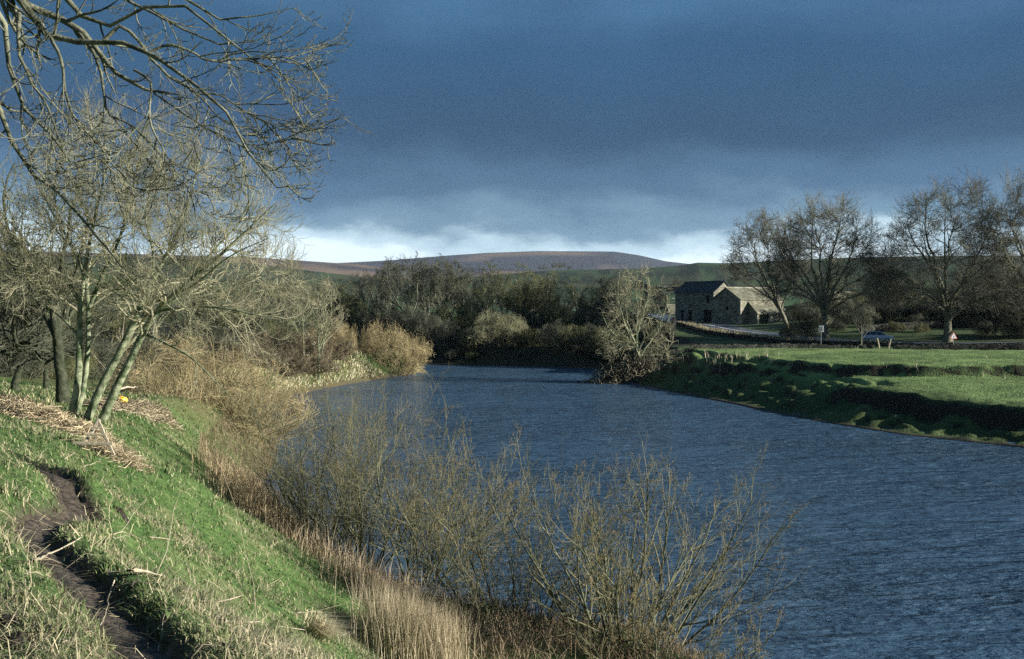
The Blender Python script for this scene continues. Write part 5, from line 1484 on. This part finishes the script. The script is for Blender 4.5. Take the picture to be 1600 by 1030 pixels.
# the pasture and slumped bank across the river
x, y, r = polar(120000, 5, 29, 56, 128)
d_, s_ = river_dist(x, y)
cl = fbm(x / 0.9, y / 0.9, 2)
_h0 = height(x, y); slp = np.hypot(height(x + .25, y) - _h0, height(x, y + .25) - _h0) / .25
keep = (d_ > 0.15) & (s_ == 2) & (slp < 0.75) & (rng.random(len(x)) < (0.6 + 0.8 * cl) * np.where(d_ < 7, .45, 1))
x, y, r, d_, cl = x[keep], y[keep], r[keep], d_[keep], cl[keep]; n = len(x)
lowb = d_ < 7
h = np.where(lowb, 0.07, 0.07) * rng.uniform(.5, 1.3, n) * (1 + .8 * np.clip(cl, -.5, 1))
cc = np.where((d_ < 7)[:, None], np.array((0.058, 0.100, 0.032)), np.array((0.165, 0.235, 0.085))) * rng.uniform(.65, 1.35, (n, 1)) * (1 + 0.25 * fbm(x / 5, y / 5, 3)[:, None])  # blades below the bank coloured darker for its shade
dd_ = rng.random(n) < 0.05
cc = np.where(dd_[:, None], np.array((0.30, 0.27, 0.16)) * rng.uniform(.6, 1.1, (n, 1)), cc)
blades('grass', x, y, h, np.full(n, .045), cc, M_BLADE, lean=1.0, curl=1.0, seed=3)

# pale dead stalks standing on the slumped bank
def stalks(name, spots, seed, hh=(.4, .8), w=.04, colr=(0.5, 0.44, 0.31), spread=.5, per=8, label=None):
    rg = np.random.default_rng(seed); X, Y_ = [], []
    for (px, py) in spots:
        g_ = ground_at(px, py, 50, 140); X.append(g_[0] + rg.normal(0, spread, per)); Y_.append(g_[1] + rg.normal(0, spread, per))
    X, Y_ = np.concatenate(X), np.concatenate(Y_); n = len(X)
    return blades(name, X, Y_, rg.uniform(hh[0], hh[1], n), np.full(n, w), np.array(colr) * rg.uniform(.6, 1.15, (n, 1)), M_STRAW, lean=.3, seed=seed)
rs = random.Random(3)
sp = [(1094 + k * 6, 572 - k * 1.1 + rs.uniform(-3, 3)) for k in range(13)] + [(1058 + k * 5, 566 + rs.uniform(-4, 4)) for k in range(4)] + [(1185 + k * 8, 556 + rs.uniform(-3, 3)) for k in range(4)]
stalks('dry_grass', sp, 21, (.6, 1.1), .045, per=7, spread=.35)
stalks('dry_grass', [(1372, 578), (1382, 577), (1430, 580), (1433, 577), (1460, 576), (1519, 590), (1528, 592), (1535, 590), (1554, 589), (1571, 593), (1360, 583), (1515, 576), (1541, 560), (1338, 545)], 22, (.35, .7), .03, per=3, spread=.12)
stalks('dry_grass', [(1095 + k * 5.2, 509 + k * 1.55 + rs.uniform(-1, 1)) for k in range(22)], 23, (.6, 1.3), .06, per=26, spread=.6, colr=(0.42, 0.38, 0.25)) if False else None

# verge of pale dead grass along the road wall
sv = smooth_poly([(a, b, 0) for a, b in ROAD[2:8]], 400)
k = rng.integers(0, 400, 5000); off = rng.uniform(3.1, 4.6, 5000)
Tn = np.gradient(sv[:, :2], axis=0); Tn /= np.linalg.norm(Tn, axis=1)[:, None]
xv = sv[k, 0] + Tn[k, 1] * off; yv = sv[k, 1] - Tn[k, 0] * off
xv2 = np.where(True, sv[k, 0] - Tn[k, 1] * off * -1, 0)
keepv = fbm(xv / 4, yv / 4, 2) > -0.25
n = int(keepv.sum())
blades('dry_grass', xv[keepv], yv[keepv], rng.uniform(.4, 1.0, n), np.full(n, .07), np.array((0.40, 0.36, 0.23)) * rng.uniform(.6, 1.15, (n, 1)), M_STRAW, lean=.5, seed=24)

# pale tussocky grass spilling to the water on the left bank
n = 16000
NE2 = smooth_poly([(a, b, 0) for a, b in SHORE_NEAR[13:19]], 500)
k = rng.integers(0, 500, n); T2 = np.gradient(NE2[:, :2], axis=0); T2 /= np.linalg.norm(T2, axis=1)[:, None]
off2 = rng.uniform(.1, 3.2, n)
xx = NE2[k, 0] - T2[k, 1] * off2; yy = NE2[k, 1] + T2[k, 0] * off2
cl = fbm(xx / 1.1, yy / 1.1, 2)
kp = rng.random(n) < .6 + cl
n = int(kp.sum())
blades('dry_grass', xx[kp], yy[kp], rng.uniform(.35, .8, n), np.full(n, .06), np.where(rng.random((n, 1)) < .25, np.array((0.20, 0.24, 0.08)), np.array((0.62, 0.56, 0.38))) * rng.uniform(.6, 1.15, (n, 1)), M_STRAW, lean=1.1, curl=1.3, drift=(.9, -.4), seed=25)

# rank dead growth along the whole near water's edge and on the left bank floor
n = 34000
t = rng.random(n); NE = np.array(SHORE_NEAR[2:16], float)
ke = smooth_poly([(a, b, 0) for a, b in NE], 600)
k = (t * 599).astype(int); T2 = np.gradient(ke[:, :2], axis=0); T2 /= np.linalg.norm(T2, axis=1)[:, None]
offn = rng.uniform(-.1, 1.0, n) ** 1.0 * 2.6
xx = ke[k, 0] - T2[k, 1] * offn + rng.normal(0, .15, n); yy = ke[k, 1] + T2[k, 0] * offn + rng.normal(0, .15, n)
dn_, _ = river_dist(xx, yy)
kp = (dn_ > -0.15) & (dn_ < 2.4) & (rng.random(n) < .75 + fbm(xx / .8, yy / .8, 2)) & (yy > 12)
xx, yy = xx[kp], yy[kp]; n = len(xx)
blades('dry_grass', xx, yy, rng.uniform(.2, .75, n), np.full(n, .015), np.where(rng.random((n, 1)) < .45, np.array((0.17, 0.12, 0.075)), np.array((0.34, 0.27, 0.17))) * rng.uniform(.5, 1.15, (n, 1)), M_STRAW, lean=1.2, curl=1.0, drift=(.3, -.1), seed=26)

# ---------------------------------------------------------------- reed clumps
def reeds(label, pts, n, hh, seed, w=.018, spread=.5, colr=(0.60, 0.47, 0.29), drift=(.15, 0), lean=.16):
    rg = np.random.default_rng(seed); pts = np.array(pts, float)
    k = rg.integers(0, len(pts), n); f = rg.random(n)
    k2 = np.minimum(k + 1, len(pts) - 1)
    X = pts[k, 0] * (1 - f) + pts[k2, 0] * f + rg.normal(0, spread, n); Y_ = pts[k, 1] * (1 - f) + pts[k2, 1] * f + rg.normal(0, spread, n)
    o = blades('reed_clump', X, Y_, rg.uniform(hh[0], hh[1], n), np.full(n, w), np.array(colr) * rg.uniform(.55, 1.2, (n, 1)), M_STRAW, lean=lean, curl=.5, drift=drift, seed=seed, zoff=-.05, label=label, category='reeds')
    return o
def wpt(px, py, z=0.5):
    Y = (CAM_Z - z) * 1700.0 / (py - 480.0); return ((px - 800) / 1700.0 * Y, Y)
reeds('tall bleached reed clump bending over the water at the crest of the green slope', [wpt(372, 800, 1.3), wpt(395, 825, 1.0), wpt(412, 850, .8)], 2600, (.45, 1.25), 31, w=.015, spread=.60, lean=.3)
reeds('dense upright tan reed clump in front of the sallow shrubs near the bottom of the photograph', [wpt(605, 1050, .6), wpt(630, 1058, .5), wpt(668, 1058, .5)], 5000, (.7, 1.45), 32, w=.0085, spread=.34, lean=.22, colr=(0.54, 0.455, 0.31))
reeds('thin scattered reeds leaning right between the green slope and the leftmost sallow shrub', [wpt(455, 870), wpt(480, 880), wpt(520, 905), wpt(560, 935)], 450, (.5, 1.2), 33, w=.016, spread=.55, lean=.5, drift=(.6, 0), colr=(0.46, 0.38, 0.26))
reeds('brown broken reeds tangled under the sallow shrubs', [wpt(560, 930), wpt(610, 950), wpt(740, 1000), wpt(820, 1030)], 2200, (.3, .9), 34, w=.013, spread=.7, lean=1.4, drift=(.4, 0), colr=(0.34, 0.26, 0.17))

# ---------------------------------------------------------------- path, molehills
NP = 260; s = smooth_poly([(a, b, 0) for a, b in PATH], NP)
T = np.gradient(s[:, :2], axis=0); T /= np.linalg.norm(T, axis=1)[:, None]
us = np.linspace(-1, 1, 17)
wd = 0.185 + 0.05 * fbm(np.arange(NP) / 14.0, np.zeros(NP), 2)
wd = wd * np.clip((NP - np.arange(NP)) / 40.0, 0.15, 1)
X = s[:, None, 0] + T[:, None, 1] * us * wd[:, None]; Y_ = s[:, None, 1] - T[:, None, 0] * us * wd[:, None]
Z = height(X.ravel(), Y_.ravel()).reshape(X.shape) + 0.014 - 0.05 * np.abs(us) ** 4 + 0.012 * fbm(X / .06, Y_ / .06, 3)
i = np.arange(NP - 1)[:, None] * 17 + np.arange(16)[None]
link('path', mk_mesh('path', np.stack([X.ravel(), Y_.ravel(), Z.ravel()], 1), quads=np.stack([i, i + 1, i + 18, i + 17], -1).reshape(-1, 4)), M_MUD, kind='structure')

def mound(label, px, py, rad, h, seed):
    p = ground_at(px, py); rg = np.random.default_rng(seed)
    nr_, na = 12, 28
    rr_ = np.linspace(0, 1, nr_)[:, None]; aa = np.arange(na)[None] * 2 * math.pi / na
    X = rr_ * np.cos(aa) * rad * (1 + .15 * np.sin(3 * aa + seed)); Y_ = rr_ * np.sin(aa) * rad * .8 * (1 + .1 * np.cos(2 * aa + seed))
    Z = h * np.cos(np.clip(rr_, 0, 1) * math.pi / 2) ** 1.2 + .22 * h * fbm(X / .05 + seed, Y_ / .05, 3) + height(p[0] + X.ravel(), p[1] + Y_.ravel()).reshape(X.shape) - p[2] - .03 * rr_
    i = np.arange(nr_ - 1)[:, None] * na + np.arange(na)[None]; j = np.arange(nr_ - 1)[:, None] * na + (np.arange(na)[None] + 1) % na
    o = link('molehill', mk_mesh('molehill', np.stack([X.ravel(), Y_.ravel(), Z.ravel()], 1), quads=np.stack([i, i + na, j + na, j], -1).reshape(-1, 4)), M_EARTH, None, label=label, category='molehill')
    o.location = tuple(p)
mound('dark molehill in the grass to the right of the path bend', 190, 806, .13, .10, 1)
mound('small dark molehill at the bottom left corner of the grass', 28, 1008, .12, .07, 2)
mound('low crumbled molehill at the left edge beside the dead grass', 14, 975, .10, .05, 3)

# ---------------------------------------------------------------- flood wrack, sticks and the broken timber frame
def wrack(name, label, pts, n, seed, width=.8, pile=.35, ln=(.15, .6), w=.012, colr=(0.36, 0.27, 0.18), cat='debris'):
    rg = np.random.default_rng(seed); pts = np.array(pts, float)
    f = rg.random(n) * (len(pts) - 1); k = np.minimum(f.astype(int), len(pts) - 2); f = f - k
    off = rg.normal(0, 1, (n, 2)) * width / 2
    X = pts[k, 0] * (1 - f) + pts[k + 1, 0] * f + off[:, 0]; Y_ = pts[k, 1] * (1 - f) + pts[k + 1, 1] * f + off[:, 1]
    fall = np.exp(-(off ** 2).sum(1) / (width ** 2 * .5))
    hh = pile * fall * np.clip(.75 + 1.1 * fbm(X / .9, Y_ / .9, 2), .15, 1.6)
    Z = height(X, Y_) + rg.random(n) ** .7 * hh + .01
    d = norm(np.stack([rg.normal(size=n), rg.normal(size=n) * .8, rg.normal(size=n) * .38], 1))
    L = rg.uniform(ln[0], ln[1], n)
    c = np.stack([X, Y_, Z], 1); bend = rg.normal(size=(n, 3)) * .06 * L[:, None] / .3
    P = np.stack([c - d * L[:, None] / 2, c + bend, c + d * L[:, None] / 2], 1)
    P[:, :, 2] = np.maximum(P[:, :, 2], height(P[:, :, 0].ravel(), P[:, :, 1].ravel()).reshape(n, 3) + .005)
    R = (w / 2 * rg.uniform(.5, 1.6, n))[:, None] * np.array([[1, .9, .6]])
    C = (np.where(rg.random((n, 1)) < .22, np.array((0.15, 0.12, 0.08)), np.array(colr)) * rg.uniform(.55, 1.5, (n, 1)))
    g = Geo(); tubes(g, P, R, 3, C=C)
    return link(name, g.mesh(name), M_STRAW, None, label=label, category=cat, kind='stuff')
def gpts(lst, y0=3.0, y1=300): return [tuple(ground_at(a, b, y0, y1)[:2]) for a, b in lst]
wrack('flood_debris', 'tide line of tan straw and twigs left by a flood across the slope below the trees', gpts([(-40, 625), (0, 636), (45, 650), (90, 664), (118, 674), (138, 682)]), 6000, 41, width=.72, pile=.38, w=.018, colr=(0.52, 0.43, 0.28))
wrack('flood_debris', 'twiggy brown flood debris heaped behind the leaning trunks', gpts([(150, 640), (190, 640), (235, 645), (262, 655)]), 2200, 42, width=.6, pile=.4, w=.022, colr=(0.40, 0.34, 0.23))
wrack('flood_debris', 'low scatter of debris round the foot of the timber frame', gpts([(150, 700), (185, 712), (205, 725)]), 700, 43, width=.45, pile=.05, w=.012, colr=(0.48, 0.40, 0.26))
# snagged debris under the pale tree at the bank's end
rg = np.random.default_rng(45)
n = 1900
c = np.array((11.6, 112.0, 1.1)); q_ = rg.normal(size=(n, 3)) * np.array((2.3, 1.0, .75)) * .75
q_[:, 2] += .35 * q_[:, 0]
pos = c + q_; pos[:, 2] = np.maximum(pos[:, 2], .05)
d = norm(rg.normal(size=(n, 3))); L = rg.uniform(.3, 1.2, n)[:, None]
P = np.stack([pos - d * L / 2, pos + rg.normal(size=(n, 3)) * .08, pos + d * L / 2], 1)
C = np.where(rg.random((n, 1)) < .35, np.array((0.05, 0.04, 0.03)), np.array((0.27, 0.25, 0.17))) * rg.uniform(.5, 1.2, (n, 1))
g = Geo(); tubes(g, P, rg.uniform(.014, .05, n)[:, None] * np.array([[1, .9, .5]]), 3, C=C)
link('flood_debris', g.mesh('flood_debris'), M_STRAW, None, label='heap of pale and dark driftwood snagged under the sunlit tree, hanging over the water', category='debris', kind='stuff')

def stick(label, pix, r, mat=None, lift=0.02, cat='stick', name='fallen_stick', group='sticks lying on the grass slope', twigs=2, seed=0):
    P = np.array([ground_at(a, b) + np.array((0, 0, lift)) for a, b in pix])
    m = 12; S = smooth_poly(P, m); base = S[0].copy(); rg = np.random.default_rng(seed + int(pix[0][0]))
    S = S - base; S += np.concatenate([np.zeros((1, 3)), rg.normal(size=(m - 1, 3)) * r * .5])
    R = r * np.linspace(1, .45, m) * rg.uniform(.85, 1.15, m)
    g = Geo(); tubes(g, S[None], R[None], 6)
    if twigs:
        p, rr_, _ = grow(rg, S[None], R[None], twigs, .3, .95, (30, 60), .28, 5, .15, .05, .6, tip=.4, tdec=.2)
        tubes(g, p, rr_, 4)
    o = link(name, g.mesh(name), mat or M_STICK, None, label=label, category=cat)
    if group: o['group'] = group
    o.location = tuple(base)
stick('smooth pale stick lying across the muddy path', [(52, 884), (80, 871), (105, 859), (126, 846)], .012, twigs=0, lift=.03)
stick('hooked pale stick in the grass above the path bend', [(161, 855), (172, 840), (192, 835), (208, 839)], .010)
stick('long curved brown branch arching through the grass right of the path', [(170, 907), (194, 898), (223, 904), (257, 907), (266, 914)], .011, lift=.05)
stick('short grey forked stub just under the long curved brown branch', [(205, 923), (210, 914), (241, 916)], .011, M_STICK_DARK)
stick('thin pale switch pointing down across the right edge of the path', [(179, 918), (170, 943), (167, 965), (156, 992)], .006, lift=.05)
stick('thin jointed stick running right through the strawy grass', [(233, 842), (257, 845), (281, 848), (300, 854)], .008)
stick('short bent stick in the grass left of the path near the bottom', [(98, 1010), (112, 1009), (130, 1017)], .007)
stick('longest pale forked branch lying level on the lower slope', [(338, 972), (352, 980), (396, 978), (444, 985), (480, 988)], .014, lift=.04, twigs=3)
stick('long thin pale stalk slanting up to the right across the slope', [(328, 946), (376, 934), (412, 920), (440, 904)], .009)
stick('short upright pale stick leaning in the grass above the longest branch', [(318, 950), (322, 930), (326, 912)], .009, twigs=0, lift=.05)
stick('short straight stick leaning left under the longest branch', [(390, 984), (380, 1000), (370, 1016)], .009, twigs=0, lift=.04)
stick('dark branch slanting down to the right at the bottom of the slope', [(386, 996), (412, 1010), (460, 1028)], .011, M_STICK_DARK)
stick('pale stick near the reeds, lying level on the slope edge', [(464, 960), (500, 958), (522, 959)], .011)
stick('thin pale stick slanting down toward the tan reed clump', [(506, 948), (534, 964), (566, 980)], .009)
stick('pale straight stick at the bottom edge beside the dark branch', [(392, 1016), (424, 1028)], .010, twigs=0)
stick('dark short branch left of the bottom-edge pale stick', [(348, 1012), (365, 1020), (380, 1028)], .010, M_STICK_DARK)
stick('short pale stick right of the blond grass tussock', [(532, 996), (553, 986)], .010, twigs=0)
stick('slim pale stick left of the timber frame', [(100, 720), (108, 714), (117, 709)], .011, twigs=0)
stick('pale stick in front of the timber frame', [(122, 734), (140, 727), (157, 722)], .011)
stick('pale stick leaning on the grass at the right leg of the timber frame', [(163, 715), (177, 703), (191, 691)], .012, lift=.08, twigs=0)
stick('thick bleached fallen bough arching behind the right-hand trunk', [(186, 622), (205, 617), (223, 612), (236, 609), (263, 612)], .045, name='fallen_bough', lift=.35, cat='bough', twigs=5, group=None)
# small unnamed bits of twig in the turf
x, y, r = polar(700, -28, 4, 5.2, 30)
d_, s_ = river_dist(x, y); kp = (d_ > 1.2) & (s_ == 0); x, y = x[kp], y[kp]; n = len(x)
a = rng.uniform(0, math.pi, n); L = rng.uniform(.06, .32, n); z = height(x, y) + rng.uniform(.02, .05, n)
dx = np.cos(a) * L / 2; dy = np.sin(a) * L / 2
P = np.stack([np.stack([x - dx, y - dy, height(x - dx, y - dy) + .03], 1), np.stack([x + rng.normal(0, .01, n), y + rng.normal(0, .01, n), z + .012], 1), np.stack([x + dx, y + dy, height(x + dx, y + dy) + .03], 1)], 1)
g = Geo(); tubes(g, P, (rng.uniform(.0018, .0045, n))[:, None] * np.array([[1, 1, .6]]), 3, C=np.array((0.45, 0.38, 0.26)) * rng.uniform(.4, 1.25, (n, 1)))
link('twig_litter', g.mesh('twig_litter'), M_STRAW, None, kind='stuff')

# blond tussock
tp_ = ground_at(492, 994)
n = 420; rg = np.random.default_rng(61)
tx = tp_[0] + rg.normal(0, .07, n); ty = tp_[1] + rg.normal(0, .05, n)
blades('grass_tussock', tx, ty, rg.uniform(.35, .75, n), np.full(n, .011), np.array((0.68, 0.60, 0.40)) * rg.uniform(.6, 1.15, (n, 1)), M_STRAW, lean=1.2, curl=1.6, drift=(1.6, -.9), seed=62, label='blond tussock of long dead grass combed down to the right at the bottom of the slope', category='grass tussock')

# broken timber frame (an A of two rails with rungs)
fb = ground_at(150, 706, 8, 60); FY = float(fb[1])
fb = fb + np.array((0, 0, .03))
fr = thing('timber_frame', 'bleached A-shaped timber frame with rungs, standing in the flood debris', 'timber frame', fb)
def plank(name, a, b, w, t, par, dy=0.0):
    A = at(a[0], a[1], FY + a[2]) - fb; B = at(b[0], b[1], FY + b[2]) - fb
    A[1] += dy; B[1] += dy
    d = norm(B - A); sd = norm(np.cross(d, (0, 1, 0))); nn = np.cross(sd, d)
    V = [P_ + sd * w / 2 * i + nn * t / 2 * j for P_ in (A, B) for i in (-1, 1) for j in (-1, 1)]
    g = Geo(); g.add(V, [[0, 1, 3, 2], [4, 6, 7, 5], [0, 4, 5, 1], [2, 3, 7, 6], [0, 2, 6, 4], [1, 5, 7, 3]])
    o = link(name, g.mesh(name, False), M_WOOD, par)
    bv = o.modifiers.new('bevel', 'BEVEL'); bv.width = .006; bv.segments = 1
plank('rail', (122, 709, -.05), (156, 655, .15), .065, .035, fr)
plank('rail', (178, 712, -.05), (152, 655, .15), .065, .035, fr)
plank('rung', (114, 692, -.06), (177, 693, -.06), .060, .03, fr, -.03)
plank('rung', (136, 679, 0), (167, 679, 0), .045, .03, fr, -.035)
plank('rung', (143, 668, .05), (162, 668, .05), .035, .03, fr, -.035)

# yellow plastic sack caught in the debris
yp = ground_at(190, 640, 20, 60)
rg = np.random.default_rng(71)
u = np.linspace(0, math.pi, 9)[:, None]; v_ = (np.arange(16) * 2 * math.pi / 16)[None]
X = np.sin(u) * np.cos(v_); Y_ = np.sin(u) * np.sin(v_); Z = np.cos(u) + 0 * v_
cr = 1 + .22 * np.sin(5 * v_ + 3 * u) * np.sin(u) + .12 * rg.normal(size=X.shape) * np.sin(u)
V = np.stack([(X * cr * .19).ravel(), (Y_ * cr * .14).ravel(), (Z * cr * .12 + .05).ravel()], 1)
i = np.arange(8)[:, None] * 16 + np.arange(16)[None]; j = np.arange(8)[:, None] * 16 + (np.arange(16)[None] + 1) % 16
o = link('plastic_sack', mk_mesh('plastic_sack', V, quads=np.stack([i, i + 16, j + 16, j], -1).reshape(-1, 4)), noise_mat('yellow_plastic', (0.75, 0.42, 0.03), (0.88, 0.56, 0.08), 6, 3, rough=.4, spec=.5), None,
         label='crumpled bright yellow plastic sack caught in the debris beside the trunks', category='plastic sack')
o.location = (yp[0], yp[1], yp[2] + .30); o.rotation_euler = (0.2, .3, .4)

# ---------------------------------------------------------------- labels that count along each row
ORD = ['first', 'second', 'third', 'fourth', 'fifth', 'sixth', 'seventh', 'eighth', 'ninth', 'tenth', 'eleventh', 'twelfth', 'thirteenth', 'fourteenth', 'fifteenth', 'sixteenth', 'seventeenth',
       'eighteenth', 'nineteenth', 'twentieth', 'twenty-first', 'twenty-second', 'twenty-third', 'twenty-fourth', 'twenty-fifth', 'twenty-sixth', 'twenty-seventh', 'twenty-eighth', 'twenty-ninth', 'thirtieth'] + ['thirty-' + k for k in 'first second third fourth fifth sixth seventh eighth ninth'.split()] + ['fortieth']
TEMPL = {SAME_SCRUB: 'dark leafless scrub bush, {} from the left along the far bank', SAME_WOOD: 'dark bare tree, {} from the left within the wood beyond the bend',
         SAME_RB: 'dark bush, {} from the left in the belt behind the big trees', SAME_LS: 'low dark scrub, {} from the left under the left-hand thicket',
         SAME_BR: 'brown bramble clump, {} from the left behind the pale grass bank', SAME_LB: 'dark bare tree, {} from the left in the thicket behind the multi-stemmed tree',
         SAME_RT: 'small dark tree, {} from the left on the rise behind the barns and trees', SAME_FT: 'tiny dark ridge tree, {} from the left in its clump below the moor', SAME_FH: 'small dark hillside tree, {} from the left above the barns'}
for lab, tpl in TEMPL.items():
    obs = sorted([o for o in COL.objects if o.parent is None and o.get('label') == lab], key=lambda o: o.location.x / o.location.y)
    for k, o in enumerate(obs):
        o['label'] = tpl.format(ORD[k])
